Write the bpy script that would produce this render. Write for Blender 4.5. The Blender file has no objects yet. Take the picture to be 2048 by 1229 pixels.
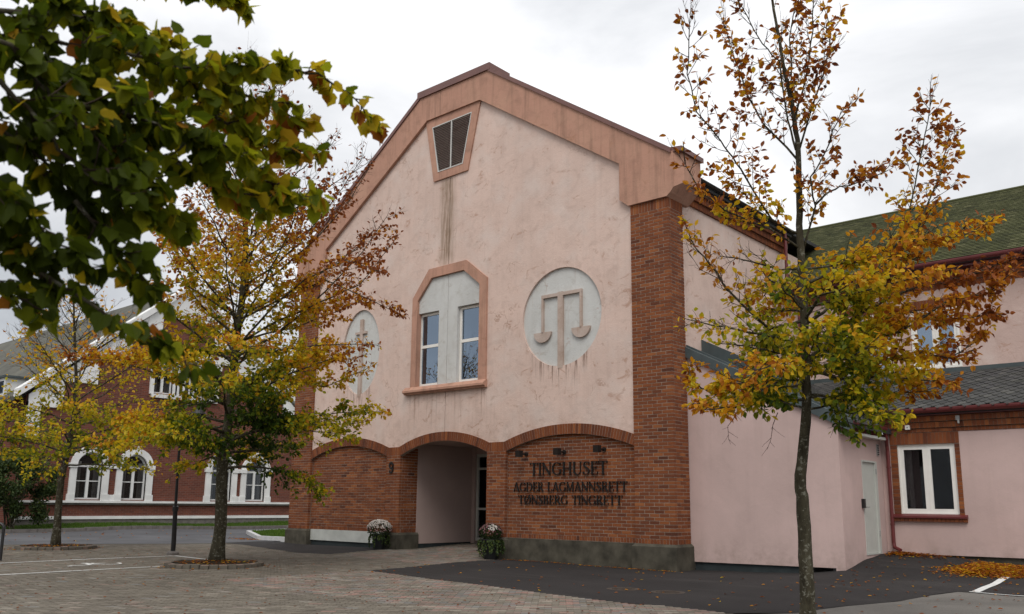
import bpy, bmesh, math, random
from mathutils import Vector, Matrix, noise as mnoise

# ------------------------------------------------------------------ camera
scene = bpy.context.scene
COL = scene.collection
CAM = Vector((10.6236, -18.0, 1.4976))
RIGHT = Vector((0.754159, 0.656616, 0.009955))
DOWN = Vector((-0.111724, 0.143229, -0.983363))
FWD = Vector((-0.647118, 0.7405, 0.181377))
cd = bpy.data.cameras.new('camera')
cam = bpy.data.objects.new('camera', cd)
COL.objects.link(cam)
cam.matrix_world = Matrix(((RIGHT.x, -DOWN.x, -FWD.x, CAM.x), (RIGHT.y, -DOWN.y, -FWD.y, CAM.y),
                           (RIGHT.z, -DOWN.z, -FWD.z, CAM.z), (0, 0, 0, 1)))
cd.sensor_width = 36.0
cd.lens = 36.0 * 1742.0 / 2048.0
cd.shift_y = 72.0 / 2048.0
cd.clip_start = 0.1
cd.clip_end = 3000
cd.dof.use_dof = True
cd.dof.focus_distance = 20.0
cd.dof.aperture_fstop = 3.4
scene.camera = cam

# ------------------------------------------------------------------ light
SUN_AZ = math.radians(-35)      # measured from -Y towards +X
SUN_EL = math.radians(52)
world = bpy.data.worlds.new('World')
scene.world = world
world.use_nodes = True
wn = world.node_tree
wn.nodes.clear()
def wnode(t, **k):
    n = wn.nodes.new(t)
    for a, b in k.items():
        setattr(n, a, b)
    return n
sky = wnode('ShaderNodeTexSky', sky_type='NISHITA', sun_disc=False, sun_elevation=SUN_EL,
            sun_rotation=math.radians(145))
bg1 = wnode('ShaderNodeBackground'); bg1.inputs[1].default_value = 0.10
wn.links.new(sky.outputs[0], bg1.inputs[0])
tc = wnode('ShaderNodeTexCoord')
mp = wnode('ShaderNodeMapping'); mp.inputs['Scale'].default_value = (1.0, 1.0, 2.2)
mp.inputs['Location'].default_value = (0.35, 0.1, 0.0)
wn.links.new(tc.outputs['Generated'], mp.inputs[0])
nz = wnode('ShaderNodeTexNoise'); nz.inputs['Scale'].default_value = 1.7; nz.inputs['Detail'].default_value = 7
nz.inputs['Roughness'].default_value = 0.52; nz.inputs['Distortion'].default_value = 0.35
wn.links.new(mp.outputs[0], nz.inputs[0])
cr = wnode('ShaderNodeValToRGB')
e = cr.color_ramp.elements
e[0].position = 0.34; e[0].color = (0.47, 0.49, 0.52, 1)
e[1].position = 0.60; e[1].color = (0.97, 0.97, 0.98, 1)
m_ = cr.color_ramp.elements.new(0.48); m_.color = (0.735, 0.745, 0.765, 1)
wn.links.new(nz.outputs[0], cr.inputs[0])
# overcast sky: brighter towards the zenith (CIE overcast law, softened)
sx = wnode('ShaderNodeSeparateXYZ'); wn.links.new(tc.outputs['Generated'], sx.inputs[0])
mr = wnode('ShaderNodeMapRange'); mr.inputs[1].default_value = 0.0; mr.inputs[2].default_value = 1.0
mr.inputs[3].default_value = 0.84; mr.inputs[4].default_value = 1.45
wn.links.new(sx.outputs[2], mr.inputs[0])
bg2 = wnode('ShaderNodeBackground')
wn.links.new(cr.outputs[0], bg2.inputs[0]); wn.links.new(mr.outputs[0], bg2.inputs[1])
mx = wnode('ShaderNodeMixShader'); mx.inputs[0].default_value = 0.93
wn.links.new(bg1.outputs[0], mx.inputs[1]); wn.links.new(bg2.outputs[0], mx.inputs[2])
wo = wnode('ShaderNodeOutputWorld'); wn.links.new(mx.outputs[0], wo.inputs[0])

sd = bpy.data.lights.new('sun', 'SUN')
sd.energy = 1.35; sd.angle = math.radians(28); sd.color = (1.0, 0.96, 0.90)
sun = bpy.data.objects.new('sun', sd); COL.objects.link(sun)
sdir = Vector((math.sin(-SUN_AZ) * math.cos(SUN_EL), -math.cos(SUN_AZ) * math.cos(SUN_EL), math.sin(SUN_EL)))
sun.rotation_euler = sdir.to_track_quat('Z', 'Y').to_euler()
sun.location = (0, -20, 30)
scene.view_settings.view_transform = 'Standard'
scene.view_settings.look = 'None'
scene.view_settings.exposure = 0.17
scene.view_settings.gamma = 1.0
scene.render.engine = 'CYCLES'
scene.cycles.max_bounces = 6
scene.cycles.diffuse_bounces = 3
scene.cycles.glossy_bounces = 3
scene.cycles.transmission_bounces = 4
scene.cycles.transparent_max_bounces = 8

R = random.Random(11)

# ------------------------------------------------------------------ materials
def newmat(name):
    m = bpy.data.materials.new(name); m.use_nodes = True
    nt = m.node_tree
    return m, nt, nt.nodes['Principled BSDF']
class NT:
    def __init__(s, name, rough=0.8, spec=0.3):
        s.m, s.nt, s.b = newmat(name)
        s.b.inputs['Roughness'].default_value = rough
        s.b.inputs['Specular IOR Level'].default_value = spec
        s.tc = s.nt.nodes.new('ShaderNodeTexCoord')
    def n(s, t, **k):
        x = s.nt.nodes.new(t)
        for a, b in k.items(): setattr(x, a, b)
        return x
    def l(s, a, b): s.nt.links.new(a, b)
    def co(s, scale=(1, 1, 1), loc=(0, 0, 0), out='Object'):
        p = s.n('ShaderNodeMapping'); p.inputs['Scale'].default_value = scale; p.inputs['Location'].default_value = loc
        s.l(s.tc.outputs[out], p.inputs[0]); return p.outputs[0]
    def noise(s, scale=1, detail=5, rough=0.55, co=None, dist=0):
        x = s.n('ShaderNodeTexNoise'); x.inputs['Scale'].default_value = scale
        x.inputs['Detail'].default_value = detail; x.inputs['Roughness'].default_value = rough
        x.inputs['Distortion'].default_value = dist
        s.l(co if co is not None else s.tc.outputs['Object'], x.inputs[0]); return x.outputs[0]
    def ramp(s, v, stops):
        x = s.n('ShaderNodeValToRGB'); el = x.color_ramp.elements
        while len(el) < len(stops): el.new(0.5)
        for q, (p, c) in zip(el, stops):
            q.position = p; q.color = tuple(c) + (1,) if hasattr(c, '__len__') else (c, c, c, 1)
        s.l(v, x.inputs[0]); return x.outputs[0]
    def mix(s, fac, a, b, mode='MIX'):
        x = s.n('ShaderNodeMix', data_type='RGBA', blend_type=mode)
        for v, i in ((fac, 0), (a, 6), (b, 7)):
            if hasattr(v, 'is_output'): s.l(v, x.inputs[i])
            else: x.inputs[i].default_value = (tuple(v) + (1,)) if hasattr(v, '__len__') else v
        return x.outputs[2]
    def math(s, op, a, b=0, clamp=False):
        x = s.n('ShaderNodeMath', operation=op, use_clamp=clamp)
        for v, i in ((a, 0), (b, 1)):
            if hasattr(v, 'is_output'): s.l(v, x.inputs[i])
            else: x.inputs[i].default_value = v
        return x.outputs[0]
    def smooth(s, v, a, b):
        x = s.n('ShaderNodeMapRange', interpolation_type='SMOOTHSTEP')
        x.inputs[1].default_value = a; x.inputs[2].default_value = b
        s.l(v, x.inputs[0]); return x.outputs[0]
    def xyz(s):
        x = s.n('ShaderNodeSeparateXYZ'); s.l(s.tc.outputs['Object'], x.inputs[0]); return x.outputs
    def attr(s, name):
        x = s.n('ShaderNodeAttribute', attribute_name=name); return x.outputs['Fac']
    def color(s, c):
        if hasattr(c, 'is_output'): s.l(c, s.b.inputs['Base Color'])
        else: s.b.inputs['Base Color'].default_value = tuple(c) + (1,)
    def bump(s, h, strength=0.3, dist=0.01):
        x = s.n('ShaderNodeBump'); x.inputs['Strength'].default_value = strength; x.inputs['Distance'].default_value = dist
        s.l(h, x.inputs['Height']); s.l(x.outputs[0], s.b.inputs['Normal'])
    def rough(s, v): s.l(v, s.b.inputs['Roughness'])

def simple(name, c, rough=0.7, spec=0.3, var=0.15, scale=6, bump=0.1, metal=0):
    t = NT(name, rough, spec)
    n = t.noise(scale, 5)
    t.color(t.mix(t.ramp(n, [(0.3, 0.0), (0.7, 1.0)]), [x * (1 - var) for x in c], [min(1, x * (1 + var)) for x in c]))
    if bump: t.bump(t.noise(scale * 6, 4), bump, 0.004)
    t.b.inputs['Metallic'].default_value = metal
    return t.m

def plaster_material(name, base, dirt, streak=0.6, aged=True):
    t = NT(name, 0.9, 0.2)
    big = t.noise(0.55, 6, 0.6, dist=0.4)
    mid = t.noise(2.6, 7, 0.62, dist=0.6)
    fine = t.noise(28, 4)
    st = t.noise(1.0, 6, 0.65, co=t.co((5.5, 5.5, 0.35)))
    c = t.mix(t.ramp(big, [(0.32, 0.0), (0.70, 1.0)]), [v * 0.90 for v in base], [v * 1.07 for v in base])
    if aged:
        c = t.mix(t.math('MULTIPLY', t.ramp(mid, [(0.50, 0.0), (0.74, 1.0)]), 0.42), c, dirt)
        fs = t.noise(1.0, 5, 0.7, co=t.co((16, 16, 0.22), (1, 1, 3)))
        c = t.mix(t.math('MULTIPLY', t.math('MULTIPLY', t.ramp(fs, [(0.60, 0.0), (0.70, 1.0)]), t.ramp(big, [(0.42, 0.0), (0.6, 1.0)])), 0.55), c, (0.33, 0.19, 0.135))
        c = t.mix(t.math('MULTIPLY', t.ramp(st, [(0.50, 0.0), (0.75, 1.0)]), 0.38 * streak), c, dirt)
        cl = t.noise(1.7, 8, 0.7, co=t.co((1, 1, 1.6), (7, 3, 1)), dist=1.4)
        c = t.mix(t.math('MULTIPLY', t.ramp(cl, [(0.585, 0.0), (0.66, 1.0)]), 0.55), c, (0.36, 0.19, 0.12))
        vo = t.n('ShaderNodeTexVoronoi', feature='DISTANCE_TO_EDGE'); vo.inputs['Scale'].default_value = 0.62
        wv = t.n('ShaderNodeVectorMath', operation='MULTIPLY_ADD'); wv.inputs[1].default_value = (1.5, 1.5, 1.5)
        t.l(t.co((1, 1, 0.75)), wv.inputs[2])
        nzc = t.n('ShaderNodeTexNoise'); nzc.inputs['Scale'].default_value = 2.2; nzc.inputs['Detail'].default_value = 6; t.l(t.tc.outputs['Object'], nzc.inputs[0])
        t.l(nzc.outputs[1], wv.inputs[0]); t.l(wv.outputs[0], vo.inputs['Vector'])
        ck = t.math('MULTIPLY', t.math('SUBTRACT', 1.0, t.smooth(vo.outputs[0], 0.002, 0.020)), t.ramp(t.noise(1.3, 4, co=t.co((1, 1, 1), (2, 5, 8))), [(0.52, 0.0), (0.66, 1.0)]))
        c = t.mix(t.math('MULTIPLY', ck, 0.6), c, (0.32, 0.18, 0.12))
        pale = t.noise(1.1, 6, 0.6, co=t.co((1, 1, 1), (3, 9, 4)))
        c = t.mix(t.math('MULTIPLY', t.ramp(pale, [(0.48, 0.0), (0.68, 1.0)]), 0.45), c, (0.66, 0.57, 0.52))
    else:
        c = t.mix(t.math('MULTIPLY', t.ramp(st, [(0.50, 0.0), (0.76, 1.0)]), 0.26), c, dirt)
        c = t.mix(t.math('MULTIPLY', t.ramp(mid, [(0.48, 0.0), (0.72, 1.0)]), 0.22), c, dirt)
        zz = t.xyz()[2]
        sp = t.math('MULTIPLY', t.math('SUBTRACT', 1.0, t.smooth(zz, 0.25, 1.0)), t.ramp(t.noise(3.0, 6, 0.7), [(0.42, 0.0), (0.7, 1.0)]))
        c = t.mix(t.math('MULTIPLY', sp, 0.55), c, (0.28, 0.21, 0.17))
    t.color(c)
    h = t.math('ADD', t.math('MULTIPLY', t.noise(7, 5, 0.6, dist=0.8), 0.7), t.math('MULTIPLY', fine, 0.3))
    t.bump(h, 0.5 if aged else 0.22, 0.02)
    return t

tp = plaster_material('pink_plaster', (0.655, 0.495, 0.425), (0.41, 0.295, 0.245))
# rain streak under the louver, runs under the medallions and the sill
x, y, z = tp.xyz()
wob = tp.noise(2.0, 4, 0.6, co=tp.co((6, 6, 0.5)))
def band(t, v, c, half, soft):
    d = t.math('ABSOLUTE', t.math('SUBTRACT', v, c))
    return t.math('SUBTRACT', 1.0, t.smooth(d, half, half + soft))
lv = band(tp, x, -7.80, 0.09, 0.36)
lz = tp.math('MULTIPLY', tp.smooth(z, 8.2, 9.0), tp.math('SUBTRACT', 1.0, tp.smooth(z, 11.35, 11.5)))
lmask = tp.math('MULTIPLY', tp.math('MULTIPLY', lv, lz), tp.ramp(wob, [(0.32, 0.15), (0.62, 1.0)]))
base_in = tp.b.inputs['Base Color'].links[0].from_socket
cc = tp.mix(tp.math('MULTIPLY', lmask, 0.85), base_in, (0.20, 0.135, 0.08))
for (mx0, mw, mz) in ((-3.39, 1.0, 5.28), (-11.75, 0.6, 5.15)):
    mm = band(tp, x, mx0, mw * 0.72, mw * 0.4)
    dx = tp.math('SUBTRACT', x, mx0)
    zz = tp.math('SUBTRACT', z, tp.math('MULTIPLY', tp.math('MULTIPLY', dx, dx), 0.50))
    mzv = tp.math('MULTIPLY', tp.smooth(zz, mz - 1.0, mz - 0.15), tp.math('SUBTRACT', 1.0, tp.smooth(zz, mz + 0.25, mz + 0.4)))
    dr = tp.noise(1.0, 5, 0.7, co=tp.co((14, 14, 0.7), (mx0, 0, 2)))
    k = tp.math('MULTIPLY', tp.math('MULTIPLY', mm, mzv), tp.ramp(dr, [(0.50, 0.0), (0.62, 1.0)]))
    cc = tp.mix(tp.math('MULTIPLY', k, 0.9), cc, (0.15, 0.085, 0.06))
# runs below the sill and grime along the top of the arch rings
sm = tp.math('MULTIPLY', band(tp, x, -7.7, 1.65, 0.1), tp.math('MULTIPLY', tp.smooth(z, 3.3, 4.5), tp.math('SUBTRACT', 1.0, tp.smooth(z, 4.76, 4.9))))
sk_ = tp.noise(1.0, 5, 0.7, co=tp.co((9, 9, 0.3), (5, 0, 7)))
cc = tp.mix(tp.math('MULTIPLY', tp.math('MULTIPLY', sm, tp.ramp(sk_, [(0.55, 0.0), (0.66, 1.0)])), 0.6), cc, (0.30, 0.175, 0.125))
ag = tp.math('MULTIPLY', tp.math('SUBTRACT', 1.0, tp.smooth(z, 3.2, 4.1)), tp.ramp(tp.noise(3.2, 6, 0.7), [(0.45, 0.0), (0.68, 1.0)]))
cc = tp.mix(tp.math('MULTIPLY', ag, 0.45), cc, (0.33, 0.205, 0.15))
tp.color(cc)
M = {}
M['plaster'] = tp.m
M['salmon'] = plaster_material('salmon_plaster', (0.47, 0.262, 0.190), (0.19, 0.115, 0.08), 1.7).m
M['grey_plaster'] = plaster_material('grey_plaster', (0.56, 0.56, 0.54), (0.38, 0.36, 0.32), 0.5).m
gm = M['grey_plaster'].node_tree
for n in gm.nodes:
    if n.type == 'MIX' and tuple(round(v, 2) for v in n.inputs[7].default_value[:3]) == (0.36, 0.19, 0.12):
        n.inputs[7].default_value = (0.40, 0.38, 0.34, 1)
    if n.type == 'MIX' and tuple(round(v, 2) for v in n.inputs[7].default_value[:3]) == (0.66, 0.57, 0.52):
        n.inputs[7].default_value = (0.62, 0.63, 0.62, 1)
for n in M['salmon'].node_tree.nodes:
    if n.type == 'MIX' and tuple(round(v, 2) for v in n.inputs[7].default_value[:3]) == (0.66, 0.57, 0.52):
        n.inputs[7].default_value = (0.52, 0.31, 0.22, 1)
M['relief'] = plaster_material('relief_plaster', (0.45, 0.355, 0.30), (0.28, 0.18, 0.13), 0.6).m
M['new_plaster'] = plaster_material('new_pink_plaster', (0.56, 0.415, 0.385), (0.4, 0.3, 0.27), aged=False).m
tu = plaster_material('upper_wing_plaster', (0.57, 0.42, 0.37), (0.42, 0.29, 0.24), 0.5); M['wing_plaster'] = tu.m

def brick_mat(name, stops, mort=None):
    t = NT(name, 0.88, 0.25)
    a = t.attr('tone')
    c = t.ramp(a, stops)
    n = t.noise(22, 5, 0.65)
    c = t.mix(t.math('MULTIPLY', t.ramp(n, [(0.35, 0.0), (0.75, 1.0)]), 0.45), c, (0.13, 0.05, 0.03))
    geo = t.n('ShaderNodeNewGeometry')
    wn_ = t.noise(1.1, 6, 0.65, co=geo.outputs['Position'])
    c = t.mix(t.math('MULTIPLY', t.ramp(wn_, [(0.50, 0.0), (0.72, 1.0)]), 0.45), c, (0.10, 0.042, 0.026))
    bl = t.noise(0.8, 7, 0.7, co=geo.outputs['Position'], dist=0.8)
    c = t.mix(t.math('MULTIPLY', t.ramp(bl, [(0.60, 0.0), (0.74, 1.0)]), 0.25), c, (0.34, 0.22, 0.16))
    t.color(c); t.bump(t.noise(60, 4), 0.35, 0.004)
    return t.m
BR = [(0.0, (0.062, 0.021, 0.013)), (0.25, (0.135, 0.040, 0.017)), (0.6, (0.225, 0.066, 0.021)), (1.0, (0.34, 0.120, 0.038))]
M['brick'] = brick_mat('orange_brick', BR)
M['mortar'] = simple('mortar', (0.32, 0.255, 0.205), 0.95, 0.1, 0.2, 14, 0.3)
M['concrete'] = simple('dark_concrete', (0.070, 0.063, 0.048), 0.9, 0.2, 0.45, 3.2, 0.5)
M['white_plinth'] = simple('pale_plinth', (0.47, 0.48, 0.45), 0.9, 0.2, 0.12, 3, 0.2)
M['insulation'] = simple('dark_base_board', (0.028, 0.036, 0.038), 0.8, 0.3, 0.2, 4, 0.1)
M['coping'] = simple('red_brown_sheet', (0.165, 0.075, 0.062), 0.5, 0.5, 0.15, 2, 0.03)
M['red_metal'] = simple('dark_red_gutter', (0.125, 0.022, 0.022), 0.42, 0.5, 0.15, 3, 0.03)
M['flashing'] = simple('grey_green_sheet', (0.055, 0.072, 0.075), 0.5, 0.5, 0.2, 3, 0.03)
M['white_paint'] = simple('white_paint', (0.80, 0.78, 0.73), 0.55, 0.4, 0.05, 4, 0.03)
M['far_white'] = simple('white_render_trim', (0.74, 0.74, 0.73), 0.85, 0.2, 0.09, 1.5, 0.1)
M['door_paint'] = simple('pale_grey_paint', (0.50, 0.51, 0.47), 0.55, 0.4, 0.05, 3, 0.02)
M['black_metal'] = simple('black_metal', (0.012, 0.012, 0.013), 0.45, 0.5, 0.2, 6, 0.02)
M['letter'] = simple('black_letter', (0.010, 0.009, 0.009), 0.5, 0.4, 0.2, 6, 0)
M['fixture'] = simple('brown_fixture', (0.022, 0.017, 0.015), 0.85, 0.1, 0.1, 6, 0)
M['grey_metal'] = simple('grey_metal', (0.30, 0.30, 0.29), 0.45, 0.5, 0.1, 6, 0)
M['slat'] = simple('dark_louver_slat', (0.065, 0.048, 0.045), 0.6, 0.3, 0.1, 5, 0)
M['pale_metal'] = simple('pale_louver_frame', (0.55, 0.54, 0.51), 0.5, 0.4, 0.1, 5, 0)
M['void'] = simple('dark_interior', (0.012, 0.010, 0.010), 0.95, 0.05, 0.2, 3, 0)
M['lobby'] = simple('lobby_wall', (0.16, 0.12, 0.09), 0.95, 0.05, 0.2, 3, 0)
M['room'] = simple('dim_room', (0.05, 0.040, 0.036), 0.95, 0.05, 0.2, 3, 0)
M['curtain'] = simple('curtain', (0.40, 0.40, 0.36), 0.95, 0.05, 0.2, 9, 0)
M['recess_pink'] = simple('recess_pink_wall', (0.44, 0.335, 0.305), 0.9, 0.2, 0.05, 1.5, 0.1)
M['soil'] = simple('soil', (0.035, 0.024, 0.016), 1, 0.05, 0.4, 20, 0.8)
M['kerb'] = simple('kerb_stone', (0.16, 0.145, 0.135), 0.9, 0.2, 0.25, 5, 0.3)
M['pale_kerb'] = simple('pale_kerb_stone', (0.5, 0.5, 0.5), 0.9, 0.2, 0.1, 5, 0.2)
M['road_paint'] = simple('white_road_paint', (0.62, 0.62, 0.60), 0.8, 0.2, 0.16, 9, 0.2)
M['rust_iron'] = simple('rusty_iron', (0.065, 0.050, 0.040), 0.85, 0.3, 0.3, 8, 0.3)
M['pot'] = simple('black_pot', (0.010, 0.010, 0.011), 0.5, 0.4, 0.2, 6, 0)

def asphalt(name, c, patch):
    t = NT(name, 0.92, 0.25)
    big = t.noise(0.5, 6, 0.6, dist=0.5)
    col = t.mix(t.ramp(big, [(0.35, 0.0), (0.7, 1.0)]), [v * 0.78 for v in c], [v * 1.22 for v in c])
    st = t.noise(1.0, 5, 0.6, co=t.co((0.25, 1.7, 1)))
    col = t.mix(t.math('MULTIPLY', t.ramp(st, [(0.55, 0.0), (0.75, 1.0)]), 0.55), col, patch)
    g = t.noise(130, 3, 0.7)
    col = t.mix(t.math('MULTIPLY', t.ramp(g, [(0.45, 0.0), (0.75, 1.0)]), 0.35), col, [v * 2.2 for v in c])
    t.color(col); t.bump(g, 0.5, 0.004)
    return t.m
M['asphalt'] = asphalt('dark_asphalt', (0.024, 0.0215, 0.021), (0.055, 0.050, 0.047))
M['old_asphalt'] = asphalt('worn_pale_asphalt', (0.135, 0.125, 0.112), (0.17, 0.16, 0.145))
M['road'] = asphalt('road_asphalt', (0.085, 0.085, 0.09), (0.12, 0.12, 0.125))

def attr_mat(name, stops, rough=0.9, nvar=0.4, ndark=(0.06, 0.05, 0.045), nscale=18, bump=0.3, spec=0.2):
    t = NT(name, rough, spec)
    c = t.ramp(t.attr('tone'), stops)
    n = t.noise(nscale, 5, 0.65)
    c = t.mix(t.math('MULTIPLY', t.ramp(n, [(0.4, 0.0), (0.8, 1.0)]), nvar), c, ndark)
    t.color(c); t.bump(t.noise(nscale * 4, 4), bump, 0.004)
    return t
tpv = attr_mat('paver', [(0.0, (0.110, 0.096, 0.077)), (0.45, (0.172, 0.151, 0.120)), (0.62, (0.21, 0.185, 0.148)), (0.72, (0.235, 0.155, 0.125)), (0.80, (0.18, 0.185, 0.18)), (0.9, (0.29, 0.255, 0.21)), (1.0, (0.29, 0.175, 0.145))])
big = tpv.noise(0.45, 5, 0.6)
bin_ = tpv.b.inputs['Base Color'].links[0].from_socket
tpv.color(tpv.mix(tpv.math('MULTIPLY', tpv.ramp(big, [(0.45, 0.0), (0.7, 1.0)]), 0.5), bin_, (0.085, 0.072, 0.058)))
M['paver'] = tpv.m
M['sand'] = simple('joint_sand', (0.10, 0.088, 0.072), 1, 0.05, 0.3, 12, 0.3)
M['slate'] = attr_mat('grey_slate', [(0.0, (0.036, 0.036, 0.038)), (0.6, (0.062, 0.061, 0.062)), (0.9, (0.085, 0.083, 0.08)), (1.0, (0.06, 0.07, 0.03))], 0.85, 0.45, (0.045, 0.05, 0.022), 3.2, 0.3, 0.35).m
M['moss_tile'] = attr_mat('mossy_roof_tile', [(0.0, (0.048, 0.050, 0.028)), (0.5, (0.082, 0.086, 0.040)), (1.0, (0.135, 0.132, 0.07))], 0.95, 0.5, (0.035, 0.042, 0.020), 2.2, 0.5, 0.1).m
M['far_roof'] = simple('old_roof_sheet', (0.085, 0.083, 0.066), 0.8, 0.3, 0.35, 1.2, 0.2)
M['dark_roof'] = simple('dark_roof_sheet', (0.05, 0.05, 0.052), 0.8, 0.3, 0.35, 1.2, 0.2)

# brick of the far building: too far to pick the bricks apart
t = NT('red_brick_far', 0.9, 0.2)
sw = t.n('ShaderNodeSeparateXYZ'); t.l(t.tc.outputs['Object'], sw.inputs[0])
cb = t.n('ShaderNodeCombineXYZ'); t.l(sw.outputs[1], cb.inputs[0]); t.l(sw.outputs[2], cb.inputs[1])
bt = t.n('ShaderNodeTexBrick'); t.l(cb.outputs[0], bt.inputs[0])
bt.inputs['Scale'].default_value = 1.0; bt.inputs['Brick Width'].default_value = 0.27; bt.inputs['Row Height'].default_value = 0.088
bt.inputs['Mortar Size'].default_value = 0.009; bt.inputs['Color1'].default_value = (0.19, 0.058, 0.036, 1)
bt.inputs['Color2'].default_value = (0.115, 0.037, 0.026, 1); bt.inputs['Mortar'].default_value = (0.17, 0.11, 0.09, 1)
nn = t.noise(0.7, 6)
t.color(t.mix(t.math('MULTIPLY', t.ramp(nn, [(0.4, 0.0), (0.7, 1.0)]), 0.35), bt.outputs[0], (0.11, 0.05, 0.038)))
M['far_brick'] = t.m

def leaf_mat(name, stops, trans=0.35, spec=0.3):
    m = bpy.data.materials.new(name); m.use_nodes = True
    nt = m.node_tree; nt.nodes.clear()
    at = nt.nodes.new('ShaderNodeAttribute'); at.attribute_name = 'tone'
    rp = nt.nodes.new('ShaderNodeValToRGB'); el = rp.color_ramp.elements
    while len(el) < len(stops): el.new(0.5)
    for q, (p, c) in zip(el, stops): q.position = p; q.color = tuple(c) + (1,)
    nt.links.new(at.outputs['Fac'], rp.inputs[0])
    pb = nt.nodes.new('ShaderNodeBsdfPrincipled'); pb.inputs['Roughness'].default_value = 0.55; pb.inputs['Specular IOR Level'].default_value = spec
    nt.links.new(rp.outputs[0], pb.inputs['Base Color'])
    tr = nt.nodes.new('ShaderNodeBsdfTranslucent'); nt.links.new(rp.outputs[0], tr.inputs[0])
    ms = nt.nodes.new('ShaderNodeMixShader'); ms.inputs[0].default_value = trans
    nt.links.new(pb.outputs[0], ms.inputs[1]); nt.links.new(tr.outputs[0], ms.inputs[2])
    o = nt.nodes.new('ShaderNodeOutputMaterial'); nt.links.new(ms.outputs[0], o.inputs[0])
    return m
AUT = [(0.0, (0.030, 0.062, 0.008)), (0.2, (0.095, 0.155, 0.010)), (0.36, (0.40, 0.37, 0.012)), (0.5, (0.68, 0.46, 0.014)), (0.64, (0.60, 0.26, 0.012)), (0.78, (0.33, 0.090, 0.012)), (1.0, (0.11, 0.030, 0.012))]  # autumn leaf colours; dark rust end also paints in backlit crown-top silhouettes
M['beech_leaf'] = leaf_mat('autumn_leaf', AUT, 0.5)
M['lime_leaf'] = leaf_mat('lime_leaf', [(0.0, (0.034, 0.050, 0.004)), (0.4, (0.085, 0.115, 0.006)), (0.68, (0.28, 0.285, 0.009)), (0.88, (0.48, 0.34, 0.015)), (1.0, (0.30, 0.10, 0.015))], 0.58, 0.12)
M['bush_leaf'] = leaf_mat('bush_leaf', [(0.0, (0.016, 0.030, 0.008)), (0.6, (0.035, 0.06, 0.014)), (1.0, (0.10, 0.13, 0.02))], 0.25)
M['grass'] = leaf_mat('grass', [(0.0, (0.045, 0.10, 0.008)), (1.0, (0.10, 0.17, 0.02))], 0.3)
M['lawn_soil'] = simple('lawn_ground', (0.05, 0.085, 0.014), 1, 0.05, 0.3, 3, 0.4)
M['petal'] = leaf_mat('petal', [(0.0, (0.28, 0.10, 0.13)), (0.4, (0.45, 0.27, 0.28)), (0.7, (0.66, 0.58, 0.52)), (1.0, (0.80, 0.77, 0.72))], 0.2)
t = NT('bark', 0.95, 0.15)
bn = t.noise(9, 6, 0.7, co=t.co((1, 1, 0.35)))
c = t.ramp(bn, [(0.3, (0.024, 0.020, 0.013)), (0.55, (0.066, 0.058, 0.038)), (0.75, (0.12, 0.11, 0.076))])
lich = t.noise(14, 5, 0.7, co=t.co((1, 1, 1.3), (4, 4, 4)))
c = t.mix(t.math('MULTIPLY', t.ramp(lich, [(0.56, 0.0), (0.62, 1.0)]), 0.75), c, (0.24, 0.235, 0.19))
t.color(c); t.bump(t.noise(30, 5, 0.7, co=t.co((1, 1, 0.5))), 0.7, 0.012); M['bark'] = t.m
M['twig'] = simple('twig_bark', (0.045, 0.030, 0.022), 0.9, 0.2, 0.25, 20, 0)

def glass(name, tint, refl, see):
    m = bpy.data.materials.new(name); m.use_nodes = True
    nt = m.node_tree; nt.nodes.clear()
    g = nt.nodes.new('ShaderNodeBsdfGlossy'); g.inputs['Color'].default_value = tuple(tint) + (1,); g.inputs['Roughness'].default_value = 0.015
    tr = nt.nodes.new('ShaderNodeBsdfTransparent'); tr.inputs[0].default_value = (see, see, see * 1.02, 1)
    fr = nt.nodes.new('ShaderNodeFresnel'); fr.inputs[0].default_value = 1.5
    ad = nt.nodes.new('ShaderNodeMath'); ad.operation = 'ADD'; ad.use_clamp = True; ad.inputs[1].default_value = refl
    nt.links.new(fr.outputs[0], ad.inputs[0])
    ms = nt.nodes.new('ShaderNodeMixShader'); nt.links.new(ad.outputs[0], ms.inputs[0])
    nt.links.new(tr.outputs[0], ms.inputs[1]); nt.links.new(g.outputs[0], ms.inputs[2])
    o = nt.nodes.new('ShaderNodeOutputMaterial'); nt.links.new(ms.outputs[0], o.inputs[0])
    return m
M['glass_blue'] = glass('coated_blue_glass', (0.50, 0.63, 0.80), 0.30, 0.5)
M['glass'] = glass('window_glass', (0.75, 0.8, 0.85), 0.0, 0.7)

# ------------------------------------------------------------------ mesh helpers
def XZ(u, v, d): return (u, -d, v)          # plane facing -Y ; d = proud of Y=0
def mapY(y0): return lambda u, v, d: (u, y0 - d, v)
def mapX(x0): return lambda u, v, d: (x0 + d, u, v)     # plane facing +X, u = Y

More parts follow.
